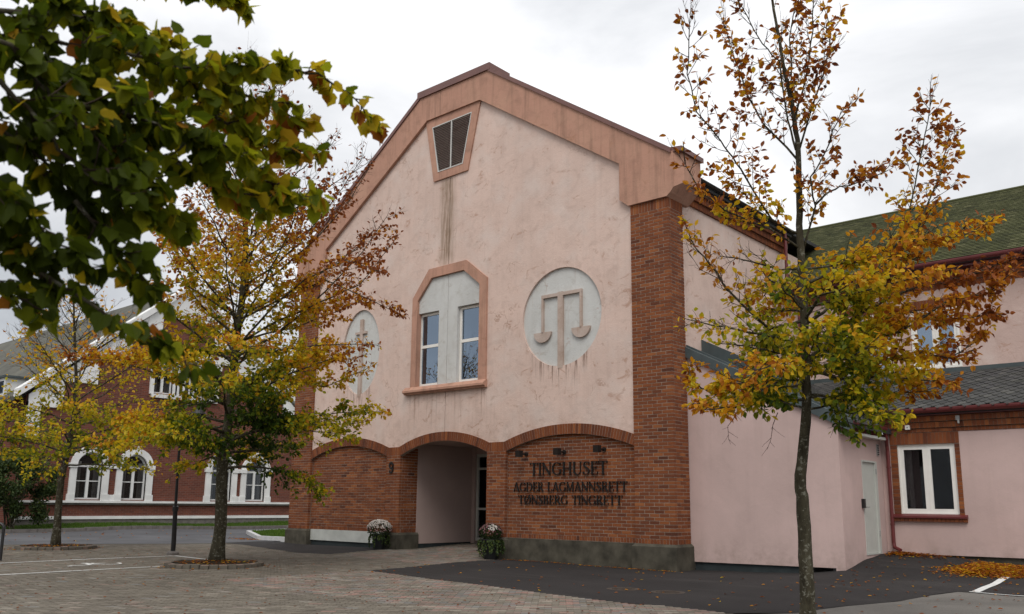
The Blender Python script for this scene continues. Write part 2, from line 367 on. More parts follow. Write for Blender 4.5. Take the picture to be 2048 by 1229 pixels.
class MB:
    def __init__(s): s.v = []; s.f = []; s.t = []
    def face(s, idx, tone=0.5): s.f.append(idx); s.t.append(tone)
    def box(s, a, b, tone=0.5):
        x0, y0, z0 = a; x1, y1, z1 = b; i = len(s.v)
        s.v += [(x0, y0, z0), (x1, y0, z0), (x1, y1, z0), (x0, y1, z0), (x0, y0, z1), (x1, y0, z1), (x1, y1, z1), (x0, y1, z1)]
        for q in ((0, 3, 2, 1), (4, 5, 6, 7), (0, 1, 5, 4), (1, 2, 6, 5), (2, 3, 7, 6), (3, 0, 4, 7)):
            s.face(tuple(i + k for k in q), tone)
        return s
    def mbox(s, mp, u0, u1, v0, v1, d0, d1, tone=0.5):
        i = len(s.v)
        for d in (d0, d1):
            s.v += [mp(u0, v0, d), mp(u1, v0, d), mp(u1, v1, d), mp(u0, v1, d)]
        for q in ((3, 2, 1, 0), (4, 5, 6, 7), (0, 1, 5, 4), (1, 2, 6, 5), (2, 3, 7, 6), (3, 0, 4, 7)):
            s.face(tuple(i + k for k in q), tone)
        return s
    def quad(s, pts, tone=0.5):
        i = len(s.v); s.v += [tuple(p) for p in pts]; s.face(tuple(range(i, i + len(pts))), tone); return s
    def prism(s, mp, poly, d0, d1, tone=0.5):
        """convex or simple polygon extruded between depths d0 (back) and d1 (front)"""
        i = len(s.v); n = len(poly)
        s.v += [mp(u, v, d1) for u, v in poly] + [mp(u, v, d0) for u, v in poly]
        s.face(tuple(range(i, i + n)), tone); s.face(tuple(range(i + 2 * n - 1, i + n - 1, -1)), tone)
        for k in range(n):
            k2 = (k + 1) % n
            s.face((i + k, i + n + k, i + n + k2, i + k2), tone)
        return s
    def plate(s, mp, loops, d0, d1, tone=0.5):
        """polygon with holes (loops of (u,v)), triangulated front and rim"""
        bm = bmesh.new(); es = []
        for lp in loops:
            vs = [bm.verts.new((u, v, 0)) for u, v in lp]
            for a in range(len(vs)): es.append(bm.edges.new((vs[a], vs[(a + 1) % len(vs)])))
        bmesh.ops.triangle_fill(bm, use_beauty=True, use_dissolve=False, edges=es)
        bm.verts.index_update(); i = len(s.v)
        s.v += [mp(v.co.x, v.co.y, d1) for v in bm.verts]
        for f in bm.faces: s.face(tuple(i + v.index for v in f.verts), tone)
        bm.free()
        for lp in loops:
            n = len(lp); j = len(s.v)
            s.v += [mp(u, v, d1) for u, v in lp] + [mp(u, v, d0) for u, v in lp]
            for k in range(n):
                k2 = (k + 1) % n; s.face((j + k, j + n + k, j + n + k2, j + k2), tone)
        return s
    def tube(s, pts, rad, n=6, tone=0.5, cap=True):
        pts = [Vector(p) for p in pts]; m = len(pts)
        if not hasattr(rad, '__len__'): rad = [rad] * m
        i0 = len(s.v); ref = None
        for k, p in enumerate(pts):
            d = (pts[min(k + 1, m - 1)] - pts[max(k - 1, 0)])
            if d.length < 1e-9: d = Vector((0, 0, 1))
            d.normalize()
            if ref is None:
                ref = Vector((1, 0, 0)) if abs(d.x) < 0.9 else Vector((0, 1, 0))
            a = (ref - d * ref.dot(d)).normalized(); b = d.cross(a); ref = a
            for q in range(n):
                w = 2 * math.pi * q / n
                s.v.append(tuple(p + (a * math.cos(w) + b * math.sin(w)) * rad[k]))
        for k in range(m - 1):
            for q in range(n):
                q2 = (q + 1) % n
                s.face((i0 + k * n + q, i0 + k * n + q2, i0 + (k + 1) * n + q2, i0 + (k + 1) * n + q), tone)
        if cap:
            s.face(tuple(i0 + q for q in range(n - 1, -1, -1)), tone); s.face(tuple(i0 + (m - 1) * n + q for q in range(n)), tone)
        return s
    def lathe(s, c, prof, n=20, tone=0.5):
        i0 = len(s.v)
        for r, z in prof:
            for q in range(n):
                w = 2 * math.pi * q / n; s.v.append((c[0] + r * math.cos(w), c[1] + r * math.sin(w), c[2] + z))
        for k in range(len(prof) - 1):
            for q in range(n):
                q2 = (q + 1) % n; s.face((i0 + k * n + q, i0 + k * n + q2, i0 + (k + 1) * n + q2, i0 + (k + 1) * n + q), tone)
        s.face(tuple(i0 + (len(prof) - 1) * n + q for q in range(n)), tone)
        return s
    def mesh(s, name, mat, smooth=False):
        me = bpy.data.meshes.new(name)
        me.from_pydata(s.v, [], s.f)
        a = me.attributes.new('tone', 'FLOAT', 'FACE'); a.data.foreach_set('value', [float(t) for t in s.t])
        me.materials.append(M[mat] if isinstance(mat, str) else mat)
        if smooth: me.polygons.foreach_set('use_smooth', [True] * len(me.polygons))
        me.update(); return me
    def build(s, name, mat, parent=None, smooth=False, **props):
        o = bpy.data.objects.new(name, s.mesh(name, mat, smooth)); COL.objects.link(o)
        attach(o, parent)
        for k, v in props.items(): o[k] = v
        return o
def attach(o, parent):
    if parent is not None:
        o.parent = parent
        o.matrix_parent_inverse = ROOTINV[parent.name] if parent.name in ROOTINV else Matrix.Identity(4)
ROOTINV = {}
def thing(name, loc, label, category, group=None):
    o = bpy.data.objects.new(name, None); COL.objects.link(o); o.location = loc; o.empty_display_size = 0.3
    ROOTINV[o.name] = Matrix.Translation(-Vector(loc))
    o['label'] = label; o['category'] = category
    if group: o['group'] = group
    return o
def tag(o, label, category, group=None):
    o['label'] = label; o['category'] = category
    if group: o['group'] = group
    return o
def arc(cx, cz, r0, a0, a1, n, rz=None):
    return [(cx + r0 * math.cos(math.radians(a0 + (a1 - a0) * k / n)), cz + (rz or r0) * math.sin(math.radians(a0 + (a1 - a0) * k / n))) for k in range(n + 1)]
def segarc(x0, x1, zs, rise, n, ):
    """segmental arch points from (x0,zs) to (x1,zs)"""
    w = x1 - x0; r = (w * w / 4 + rise * rise) / (2 * rise); cx = (x0 + x1) / 2; cz = zs + rise - r
    a = math.asin(w / 2 / r)
    return [(cx + r * math.sin(-a + 2 * a * k / n), cz + r * math.cos(-a + 2 * a * k / n)) for k in range(n + 1)], cx, cz, r, a

# ------------------------------------------------------------------ terrain
GP = [(-15.2, 0, .12), (-14.1, 0, .09), (-9.5, 0, .11), (-5.2, 0, .03), (-1.2, 0, .01), (0, 0, 0), (1.5, .5, .03), (2.6, .5, .05), (3.3, .3, .07),
      (3.75, .8, .30), (3.8, 1.9, .44), (3.7, 3.2, .49), (4.6, 3.2, .47), (5.4, 3.2, .42), (6.4, 3.2, .31), (7.5, 3.0, .22), (4.6, 1.6, .30), (5.6, 1.6, .22), (4.6, 0.2, .10), (3.6, -.6, .04), (6.4, 0.2, .10), (6.4, 1.7, .19), (7.4, 1.5, .15),
      (7, -1, .05), (10, 1, .1), (12, 3, .15), (5, -3, .0), (2, -4, 0), (-2, -4, .02), (-5, -5, .04), (-8, -7, .06), (-12, -6, .06), (-16, -7, .10), (-10, -3, .08),
      (2, -8, 0), (6, -8, 0), (10, -6, 0), (10, -14, -.03), (4, -14, -.02), (-3, -12, 0), (10.6, -18, -.05), (-12, -12, .05), (-20, -10, .09), (-7.5, 1.5, .2), (-7.5, 3.2, .26),
      (-18, -2, .09), (-22, 2, .11), (-28, -4, .13), (-28, 8, .13), (-20, 6, .12), (-36, -10, .15), (-33, 0, .3), (-33, 10, .3), (20, -10, 0), (20, 5, .1), (0, -25, -.05), (0, 20, .2), (20, 20, .2), (-40, -30, .1), (30, -30, 0), (-60, 10, .3)]
def gz(x, y):
    sw = sz = 0.0
    for a, b, c in GP:
        d2 = (x - a) ** 2 + (y - b) ** 2
        w = 1.0 / (d2 + 0.7) ** 2.0
        sw += w; sz += w * c
    return sz / sw
_gc = {}
def gzc(x, y):
    k = (round(x * 4), round(y * 4)); fx = x * 4 - math.floor(x * 4); fy = y * 4 - math.floor(y * 4)
    i, j = math.floor(x * 4), math.floor(y * 4)
    def g(a, b):
        if (a, b) not in _gc: _gc[(a, b)] = gz(a / 4, b / 4)
        return _gc[(a, b)]
    return (g(i, j) * (1 - fx) + g(i + 1, j) * fx) * (1 - fy) + (g(i, j + 1) * (1 - fx) + g(i + 1, j + 1) * fx) * fy
def drape(name, poly, mat, off, step, parent=None, height=0.0):
    bm = bmesh.new()
    f = bm.faces.new([bm.verts.new((x, y, 0)) for x, y in poly])
    bmesh.ops.triangulate(bm, faces=[f])
    xs = [p[0] for p in poly]; ys = [p[1] for p in poly]
    for ax, lo, hi in ((0, min(xs), max(xs)), (1, min(ys), max(ys))):
        k = math.ceil(lo / step) * step
        while k < hi:
            co = (k, 0, 0) if ax == 0 else (0, k, 0); no = (1, 0, 0) if ax == 0 else (0, 1, 0)
            bmesh.ops.bisect_plane(bm, geom=bm.verts[:] + bm.edges[:] + bm.faces[:], plane_co=co, plane_no=no)
            k += step
    for v in bm.verts: v.co.z = gzc(v.co.x, v.co.y) + off + height
    if height:
        r = bmesh.ops.extrude_face_region(bm, geom=bm.faces[:])
        for g in r['geom']:
            if isinstance(g, bmesh.types.BMVert): g.co.z -= height + 0.05
    bmesh.ops.recalc_face_normals(bm, faces=bm.faces)
    me = bpy.data.meshes.new(name); bm.to_mesh(me); bm.free(); me.materials.append(M[mat])
    o = bpy.data.objects.new(name, me); COL.objects.link(o)
    if parent is None: o['kind'] = 'structure'
    else: attach(o, parent)
    return o
def inpoly(x, y, poly):
    c = False; j = len(poly) - 1
    for i in range(len(poly)):
        xi, yi = poly[i]; xj, yj = poly[j]
        if (yi > y) != (yj > y) and x < (xj - xi) * (y - yi) / (yj - yi) + xi: c = not c
        j = i
    return c
def camdist(p): return (Vector(p) - CAM).length
def inview(p, margin=60):
    q = Vector(p) - CAM; d = q.dot(FWD)
    if d < 0.2: return False
    u = q.dot(RIGHT) / d * 1742 + 1024; w = q.dot(DOWN) / d * 1742 + 686.5
    return -margin < u < 2048 + margin and -margin < w < 1229 + margin
UNIT = {}
def unit_box(mat, k, name, tones):
    key = (name, k)
    if key not in UNIT:
        b = MB(); b.box((-.5, -.5, -.5), (.5, .5, .5), tones[k]); UNIT[key] = b.mesh(name, mat)
    return UNIT[key]

# ================================================================== GROUND
b = MB(); b.quad([(-900, -900, -0.45), (900, -900, -0.45), (900, 900, -0.45), (-900, 900, -0.45)])
b.build('ground', 'old_asphalt', kind='structure')
drape('terrain', [(-60, -40), (40, -40), (40, 40), (-60, 40)], 'old_asphalt', -0.13, 0.5)
ROAD = [(-28.6, -40), (-20.5, -11), (-19.66, -7.48), (-17.7, -3.64), (-16.62, -1.56), (-16.6, 0.55), (-18.2, 0.62), (-23.6, 3.4), (-25.2, 8), (-25.2, 38), (-28.6, 38)]
drape('road', ROAD, 'road', -0.012, 1.0)
APRON = [(-4.48, -5.45), (-2.28, -5.63), (-0.67, -5.9), (0.72, -6.12), (2.87, -6.30), (4.62, -6.36), (5.25, -5.7), (5.43, -4.11), (5.77, -2.84), (6.2, -1.13), (6.4, -1.06), (16, -1.06), (16, 3.4), (3.55, 3.4), (3.55, 0.7), (0.0, 0.7), (0, .1), (-5.35, .1), (-5.3, -0.97)]
drape('asphalt_apron', APRON, 'asphalt', 0.0, 0.125)
LEFTAS = [(-16.62, -1.56), (-10.35, -3.0), (-9.3, -2.72), (-9.5, -1.7), (-9.67, -0.92), (-9.95, 0.1), (-16.6, 0.1), (-16.6, 0.55)]
drape('asphalt_strip', LEFTAS, 'asphalt', 0.0, 0.5)
PALE = [(4.75, -30), (30, -30), (30, -1.06), (6.4, -1.06), (6.2, -1.13), (5.77, -2.84), (5.43, -4.11), (5.25, -5.7), (4.75, -6.36)]
drape('asphalt_yard', PALE, 'old_asphalt', -0.006, 1.0)
# --- block paving: bed plus single blocks
PAVE = [(-19.66, -7.48), (-20.5, -11), (-24, -24), (4.75, -24), (4.75, -6.36), (2.87, -6.30), (0.72, -6.12), (-0.67, -5.9), (-2.28, -5.63), (-4.48, -5.45), (-5.3, -0.97), (-5.35, 0.1), (-5.97, 0.1), (-5.97, 3.3), (-9.57, 3.3), (-9.57, .1), (-9.95, 0.1), (-9.67, -0.92), (-9.3, -2.72), (-10.35, -3.0), (-16.62, -1.56), (-17.7, -3.64)]
bed = drape('paving', PAVE, 'sand', -0.012, 0.5)
PITS = [(-7.6, -7.2, 1.05), (-16.15, -7.2, 1.05)]
blocks = []
rot = math.radians(38); cr_, sr_ = math.cos(rot), math.sin(rot)
PL, PW = 0.212, 0.107
for j in range(-330, 230):
    for i in range(-160, 160):
        u = (i + 0.5 * (j & 1)) * PL; w = j * PW
        X = u * cr_ - w * sr_ - 4; Y = u * sr_ + w * cr_ - 6
        if Y > 3.2 or Y < -20 or X < -20 or X > 4.8: continue
        dd = (Vector((X, Y, 0)) - CAM).length
        if dd > 31: continue
        if not inview((X, Y, 0), 450): continue
        if not inpoly(X, Y, PAVE): continue
        if any((X - a) ** 2 + (Y - c) ** 2 < (r + .05) ** 2 for a, c, r in PITS): continue
        blocks.append((dd, X, Y))
blocks.sort()
def paver_tone(x, y):
    e = 1.0 if (x > -9 and (y > -3 or (x > -4.5 and x < 4.8 and y > -9))) else 0.0
    r = R.random()
    if e:
        return R.choice([0.5, 0.6, 0.72, 0.8, 0.9, 1.0, 0.3, 0.62, 0.55]) + R.uniform(-.03, .03)
    return R.uniform(0.1, 0.62) if r < .94 else R.uniform(.62, .95)
ptones = [0.15, 0.3, 0.42, 0.52, 0.6, 0.68, 0.74, 0.82, 0.9, 0.98]
near = [q for q in blocks if inview((q[1], q[2], 0), 0)][:300]
nearset = set(id(q) for q in near)
pb = MB(); hl, hw = PL / 2 - .003, PW / 2 - .003
for q in blocks:
    dd, X, Y = q
    z = gzc(X, Y); tone = max(0, min(1, paver_tone(X, Y))); dz = R.uniform(-.0025, .0025)
    if id(q) in nearset:
        k = min(range(10), key=lambda a: abs(ptones[a] - tone))
        o = bpy.data.objects.new('paving_block', unit_box('paver', k, 'paving_block', ptones)); COL.objects.link(o)
        o.scale = (PL - .006, PW - .006, 0.06); o.rotation_euler = (R.uniform(-.008, .008), R.uniform(-.008, .008), rot); o.location = (X, Y, z + dz - .028)
        attach(o, bed); continue
    i = len(pb.v)
    for zz, g in ((z - .03 + dz, 0.0), (z + .002 + dz, 0.004)):
        for a, c in ((-1, -1), (1, -1), (1, 1), (-1, 1)):
            u = a * (hl - g); w = c * (hw - g)
            pb.v.append((X + u * cr_ - w * sr_, Y + u * sr_ + w * cr_, zz))
    pb.face((i + 4, i + 5, i + 6, i + 7), tone)
    for a in range(4):
        c = (a + 1) % 4; pb.face((i + a, i + c, i + 4 + c, i + 4 + a), tone)
pb.build('block_paving', 'paver', bed, kind='stuff')

# --- grass strip along the far street and the island by the corner
def kerb_run(name, pts, w, h, mat, seg=1.0):
    root = None
    k = MB()
    for (x0, y0), (x1, y1) in zip(pts[:-1], pts[1:]):
        L = math.hypot(x1 - x0, y1 - y0); n = max(1, round(L / seg)); dx, dy = (x1 - x0) / L, (y1 - y0) / L
        for a in range(n):
            s0, s1 = a * L / n + .008, (a + 1) * L / n - .008
            i = len(k.v); P = []
            for s_, sd_ in ((s0, -1), (s1, -1), (s1, 1), (s0, 1)):
                P.append((x0 + dx * s_ - dy * sd_ * w / 2, y0 + dy * s_ + dx * sd_ * w / 2))
            for zz, ins in ((-0.15, 0), (h - .015, 0), (h, .012)):
                for q, (x, y) in enumerate(P):
                    cx, cy = sum(p[0] for p in P) / 4, sum(p[1] for p in P) / 4
                    k.v.append((x + (cx - x) * ins, y + (cy - y) * ins, gzc(cx, cy) + zz))
            for r_ in (0, 4):
                for q in range(4):
                    q2 = (q + 1) % 4; k.face((i + r_ + q, i + r_ + q2, i + r_ + 4 + q2, i + r_ + 4 + q), R.random())
            k.face((i + 8, i + 9, i + 10, i + 11), R.random())
    return k.build(name, mat, None, kind='structure')
kerb_run('kerb', [(-28.75, -30), (-28.75, 30)], 0.22, 0.13, 'kerb')
drape('lawn', [(-31.4, -40), (-28.86, -40), (-28.86, 38), (-31.4, 38)], 'lawn_soil', 0.10, 1.0)
ISL = [(-16.3, 0.85), (-18.1, 0.92), (-23.2, 3.7), (-24.9, 8), (-24.9, 30), (-15.4, 30), (-15.4, 1.0)]
drape('lawn', ISL, 'lawn_soil', 0.10, 1.0)
kerb_run('kerb', [(-16.25, 0.74), (-18.15, 0.80), (-23.35, 3.62), (-25.05, 8), (-25.05, 30)], 0.16, 0.13, 'pale_kerb', 0.8)
gr = MB()
def blades(x0, x1, y0, y1, n, poly=None):
    for _ in range(n):
        x = R.uniform(x0, x1); y = R.uniform(y0, y1)
        if poly and not inpoly(x, y, poly): continue
        z = gzc(x, y) + .10; h = R.uniform(.05, .11); a = R.uniform(0, 6.28); l = R.uniform(-.04, .04)
        dx, dy = math.cos(a) * .018, math.sin(a) * .018
        i = len(gr.v); gr.v += [(x - dx, y - dy, z - .01), (x + dx, y + dy, z - .01), (x + l, y + l * .5, z + h)]
        gr.face((i, i + 1, i + 2), R.random())
blades(-31.2, -28.9, -8, 14, 16000)
blades(-24.8, -15.5, 0.9, 12, 14000, ISL)
tag(gr.build('grass', 'grass', None, kind='stuff'), 'short green grass on the strip by the brick building and the island', 'grass')

# --- painted lines
def line(name, x0, y0, x1, y1, w, off=0.005):
    L = math.hypot(x1 - x0, y1 - y0); nx, ny = -(y1 - y0) / L * w / 2, (x1 - x0) / L * w / 2
    o = drape(name, [(x0 + nx, y0 + ny), (x1 + nx, y1 + ny), (x1 - nx, y1 - ny), (x0 - nx, y0 - ny)], 'road_paint', off, 0.125)
    return o
line('painted_line', -11.40, -14, -11.44, -6.15, .10, .008)
line('painted_line', -11.44, -6.10, -9.45, -6.28, .10, .009)
line('painted_line', -8.10, -15, -8.13, -8.15, .10, .008)
line('painted_line', 6.36, -1.03, 14, -1.03, .07, .010)
line('painted_line', 6.44, -0.96, 6.44, 3.2, .13, .010)
line('painted_line', 9.0, -0.96, 9.0, 3.2, .13, .010)
# painted symbol in the parking bay (seat, wheel and back of a wheelchair user, lying on its side)
sy = MB()
def ribbon_ground(pts, w):
    for (a, c) in zip(pts[:-1], pts[1:]):
        d = Vector((c[0] - a[0], c[1] - a[1], 0)); 
        if d.length < 1e-6: continue
        n = Vector((-d.y, d.x, 0)).normalized() * w / 2
        q = [(a[0] + n.x, a[1] + n.y), (c[0] + n.x, c[1] + n.y), (c[0] - n.x, c[1] - n.y), (a[0] - n.x, a[1] - n.y)]
        sy.quad([(x, y, gzc(x, y) + .010) for x, y in q])
cx, cy = -9.72, -8.95
ribbon_ground([(cx + .35 * math.cos(math.radians(a)), cy + .28 + .30 * math.sin(math.radians(a))) for a in range(-150, 120, 15)], .07)
ribbon_ground([(cx - .1, cy + .3), (cx - .1, cy - .12), (cx + .2, cy - .15), (cx + .22, cy - .62), (cx + .34, cy - .66)], .09)
ribbon_ground([(cx - .45, cy - .05), (cx - .1, cy - .02)], .13)
sy.build('painted_symbol', 'road_paint', None, kind='structure')

# --- iron covers in the asphalt
def manhole(x, y, r, label):
    z = gzc(x, y)
    root = thing('manhole_cover', (x, y, z), label, 'manhole cover', 'iron covers in the dark asphalt')
    MB().lathe((x, y, z), [(r, -.03), (r, .006), (r - .045, .006), (r - .05, .001)], 28).build('rim', 'rust_iron', root)
    m = MB().lathe((x, y, z), [(r - .055, -.02), (r - .055, .004), (0.01, .0045)], 28)
    for k in range(-4, 5):
        h = math.sqrt(max(.001, (r - .09) ** 2 - (k * .055) ** 2)); m.box((x - h, y + k * .055 - .009, z + .003), (x + h, y + k * .055 + .009, z + .009))
    m.build('lid', 'rust_iron', root)
manhole(1.48, -4.42, .30, 'rusty round manhole cover in dark asphalt, nearer the flower pots')
manhole(2.35, -4.33, .30, 'rusty round manhole cover in dark asphalt, nearer the slim trunk')

# ================================================================== COURTHOUSE
CH = thing('courthouse', (-7.6, 0, 0), 'large pink plastered courthouse with flat-topped gable, brick piers and arches', 'building')
BRK = []          # (map id, u0,u1,v0,v1, d0,d1)
COURSE, BL = 0.0832, 0.27
def field(plane, u0, u1, v0, v1, d0, d1, phase=0.0, skip=None):
    n = max(1, round((v1 - v0) / COURSE)); ch = (v1 - v0) / n
    for j in range(n):
        z0, z1 = v0 + j * ch + .0075, v0 + (j + 1) * ch - .0075
        s = u0 + phase - (BL / 2 if j & 1 else 0) - BL
        while s < u1:
            a, c = max(s + .0075, u0), min(s + BL - .0075, u1); s += BL
            if u1 - c < .04: c = u1
            if a - u0 < .04: a = u0
            if c - a < .03: continue
            if skip and skip((a + c) / 2, (z0 + z1) / 2): continue
            BRK.append((plane, a, c, z0, z1, d0, d1))
def soldiers(plane, u0, u1, v0, v1, d0, d1, pitch=.0832):
    n = max(1, round((u1 - u0) / pitch)); w = (u1 - u0) / n
    for k in range(n): BRK.append((plane, u0 + k * w + .005, u0 + (k + 1) * w - .005, v0 + .005, v1 - .005, d0, d1))
PY0 = mapY(0.0); PX0 = mapX(0.0); PJ = mapX(-9.57); PX2 = mapX(-0.15)
PLN = {'f': PY0, 's': PX0, 'j': PJ, 'c': PX2}
LP, RP = (-15.16, -14.08), (-1.10, 0.0)
ARCH = [(-14.08, -10.2), (-9.57, -5.97), (-5.27, -1.10)]
SPR, RISE, RING = 2.91, 0.38, 0.265
PRO = 0.05          # piers proud of the plaster
# right and left piers
for (u0, u1) in (LP, RP):
    soldiers('f', u0, u1, .60, .715, -.055, PRO)
    field('f', u0, u1, .715, 8.74, -.055, PRO, phase=.135)
    soldiers('f', u0, u1, 8.74, 9.0, -.055, PRO)
soldiers('s', .068, .64, .60, .715, -.04, 0.0)
field('s', .068, .64, .715, 8.74, -.04, 0.0, phase=.02); soldiers('s', .068, .64, 8.74, 9.0, -.04, 0.0)
# filled panels left and right, recessed under the arch rings
for (u0, u1) in (ARCH[0], ARCH[2]):
    soldiers('f', u0, u1, .60, .715, -.14, -.07)
    def sk(u, v, a=u0, c=u1):
        t = (u - (a + c) / 2) / ((c - a) / 2); return v > SPR + RISE * (1 - t * t) + .12
    field('f', u0, u1, .715, 3.38, -.14, -.07, phase=.06, skip=sk)
# narrow piers beside the entrance
for (u0, u1) in ((-10.2, -9.57), (-5.97, -5.27)):
    soldiers('f', u0, u1, .60, .715, -.06, .03); field('f', u0, u1, .715, SPR, -.06, .03, phase=.1)
    soldiers('f', u0, u1, SPR, SPR + RING, -.06, .03)
soldiers('j', .072, .70, .60, .715, -.04, 0.0); field('j', .072, .70, .715, 3.16, -.04, 0.0, phase=.1)
# mortar backing
def mortar(m): m.build('mortar', 'mortar', CH)
for (u0, u1) in (LP, RP): mortar(MB().mbox(PY0, u0 + .006, u1 - .0055, .60, 9.0, -.62, PRO - .006))
for (u0, u1) in (ARCH[0], ARCH[2]): mortar(MB().mbox(PY0, u0, u1, .59, 3.5, -.3, -.076))
for (u0, u1) in ((-10.2, -9.57), (-5.97, -5.27)): mortar(MB().mbox(PY0, u0 + .008, u1 - .006, .59, SPR + RING - .004, -.69, .024))
# arch rings
VOU = []
for ai, (u0, u1) in enumerate(ARCH):
    pts, cx, cz, r, a = segarc(u0, u1, SPR, RISE, 20)
    n = round(2 * a * (r + RING / 2) / .085)
    g = MB()
    g.plate(PY0, [pts + list(reversed([(cx + (r + RING) * math.sin(-a + 2 * a * k / 20), cz + (r + RING) * math.cos(-a + 2 * a * k / 20)) for k in range(21)]))], -.3 if ai != 1 else -.12, .024)
    g.build('arch_mortar', 'mortar', CH)
    for k in range(n):
        t0 = -a + 2 * a * (k + .06) / n; t1 = -a + 2 * a * (k + .94) / n
        VOU.append([(cx + (r + .003) * math.sin(t0), cz + (r + .003) * math.cos(t0)), (cx + (r + .003) * math.sin(t1), cz + (r + .003) * math.cos(t1)),
                    (cx + (r + RING) * math.sin(t1), cz + (r + RING) * math.cos(t1)), (cx + (r + RING) * math.sin(t0), cz + (r + RING) * math.cos(t0))])
# split: the 300 nearest bricks are parts of their own, the others one part
def bc(q):
    p = PLN[q[0]]((q[1] + q[2]) / 2, (q[3] + q[4]) / 2, q[6]); return camdist(p)
BRK.sort(key=bc)
btones = [0.08, 0.2, 0.32, 0.42, 0.5, 0.58, 0.66, 0.74, 0.84, 0.95]
def brick_tone(v=None):
    return max(0, min(1, R.gauss(.52, .17)))
rest = MB()
for i, (pl, a, c, z0, z1, d0, d1) in enumerate(BRK):
    tone = brick_tone()
    if i < 300:
        k = min(range(10), key=lambda q: abs(btones[q] - tone))
        o = bpy.data.objects.new('brick', unit_box('brick', k, 'brick', btones)); COL.objects.link(o)
        p0 = PLN[pl](a, z0, d0); p1 = PLN[pl](c, z1, d1 + R.uniform(-.003, .003))
        o.location = [(m + n) / 2 for m, n in zip(p0, p1)]; o.scale = [abs(m - n) for m, n in zip(p0, p1)]
        attach(o, CH)
    else:
        rest.mbox(PLN[pl], a, c, z0, z1, d0, d1 + R.uniform(-.003, .003), tone)
for q in VOU: rest.prism(PY0, q, -.06, .03 + R.uniform(-.003, .003), max(0, min(1, R.gauss(.42, .16))))
rest.build('brickwork', 'brick', CH, kind='stuff')

# plaster face, two halves either side of the movement joint, window opening and medallion recesses cut out
JX, JG = -7.70, 0.010
WO = [(-9.12, 4.86), (-9.12, 7.74), (-8.46, 8.52), (-6.92, 8.54), (-6.11, 7.92), (-6.11, 4.86)]
def ext(i, n=20):
    u0, u1 = ARCH[i]; pts, cx, cz, r, a = segarc(u0, u1, SPR, RISE, n)
    return [(cx + (r + RING) * math.sin(-a + 2 * a * k / n), cz + (r + RING) * math.cos(-a + 2 * a * k / n)) for k in range(n + 1)]
def circ(cx, cz, rx, rz, n=56): return [(cx + rx * math.cos(2 * math.pi * k / n), cz + rz * math.sin(2 * math.pi * k / n)) for k in range(n)]
DR = (-3.39, 6.44, 1.335, 1.345); DL = (-11.72, 6.36, 0.945, 1.41)
eC = ext(1)
def below(pts, x, side): return [p for p in pts if (p[0] > x + .02 if side > 0 else p[0] < x - .02)]
er, el_, ecr, ecl = ext(2), ext(0), below(eC, JX, 1), below(eC, JX, -1)
topR = [(-1.10, er[-1][1]), (-1.10, 10.1), (-6.35, 13.7), (JX + JG, 13.75)]
rightp = [(JX + JG, eC[10][1])] + ecr + [p for p in er if p[0] < -1.10 - .001] + topR + [(JX + JG, 8.53), (-6.92, 8.54), (-6.11, 7.92), (-6.11, 4.86), (JX + JG, 4.86)]
leftp = [(JX - JG, eC[10][1]), (JX - JG, 4.86), (-9.12, 4.86), (-9.12, 7.74), (-8.46, 8.52), (JX - JG, 8.53), (JX - JG, 13.75), (-8.85, 13.7), (-14.08, 10.1), (-14.08, el_[0][1])] + [p for p in el_ if p[0] > -14.08 + .001] + ecl
wall = MB()
wall.plate(PY0, [rightp, circ(*DR)], -.12, 0.0)
wall.plate(PY0, [leftp, circ(*DL)], -.12, 0.0)
wall.build('wall', 'plaster', CH)
MB().mbox(PY0, JX - .08, JX + .08, 3.4, 4.84, -.2, -.121).build('joint_backing', 'rust_iron', CH)
MB().mbox(PY0, JX - .08, JX + .08, 8.55, 13.7, -.2, -.121).build('joint_backing', 'rust_iron', CH)
# side wall and back
sw_ = MB(); sw_.box((-.40, .64, -.1), (-.15, 11.5, 9.25)); sw_.build('side_wall', 'plaster', CH)
# medallions
def medallion(cx, cz, rx, rz, relief, lab):
    m = MB(); m.prism(PY0, circ(cx, cz, rx + .01, rz + .01), -.11, -.065)
    o = m.build('medallion', 'grey_plaster', CH); o['label'] = lab
    s = MB()
    for kind, dat in relief:
        if kind == 'box': s.mbox(PY0, *dat, -.07, 0.006)
        else: s.prism(PY0, dat, -.07, 0.006)
    s.build('relief', 'relief', o)
def pan(cx, cz, r): return [(cx + r * math.cos(math.radians(180 + a)), cz + r * .92 * math.sin(math.radians(180 + a))) for a in range(0, 181, 12)]
medallion(*DR, [('box', (-3.49, -3.32, 5.04, 7.12)), ('box', (-4.055, -3.492, 7.01, 7.10)), ('box', (-3.318, -2.695, 7.01, 7.10)), ('box', (-4.05, -3.992, 6.05, 7.005)), ('box', (-2.758, -2.70, 6.05, 7.005)),
                ('p', pan(-4.02, 6.07, .30)), ('p', pan(-2.73, 6.07, .30))], 'round grey medallion with raised pair of scales')
medallion(*DL, [('box', (-11.80, -11.66, 4.86, 7.45)), ('box', (-12.03, -11.802, 6.96, 7.04)), ('box', (-11.658, -11.48, 6.96, 7.04))], 'oval grey medallion with raised sword')
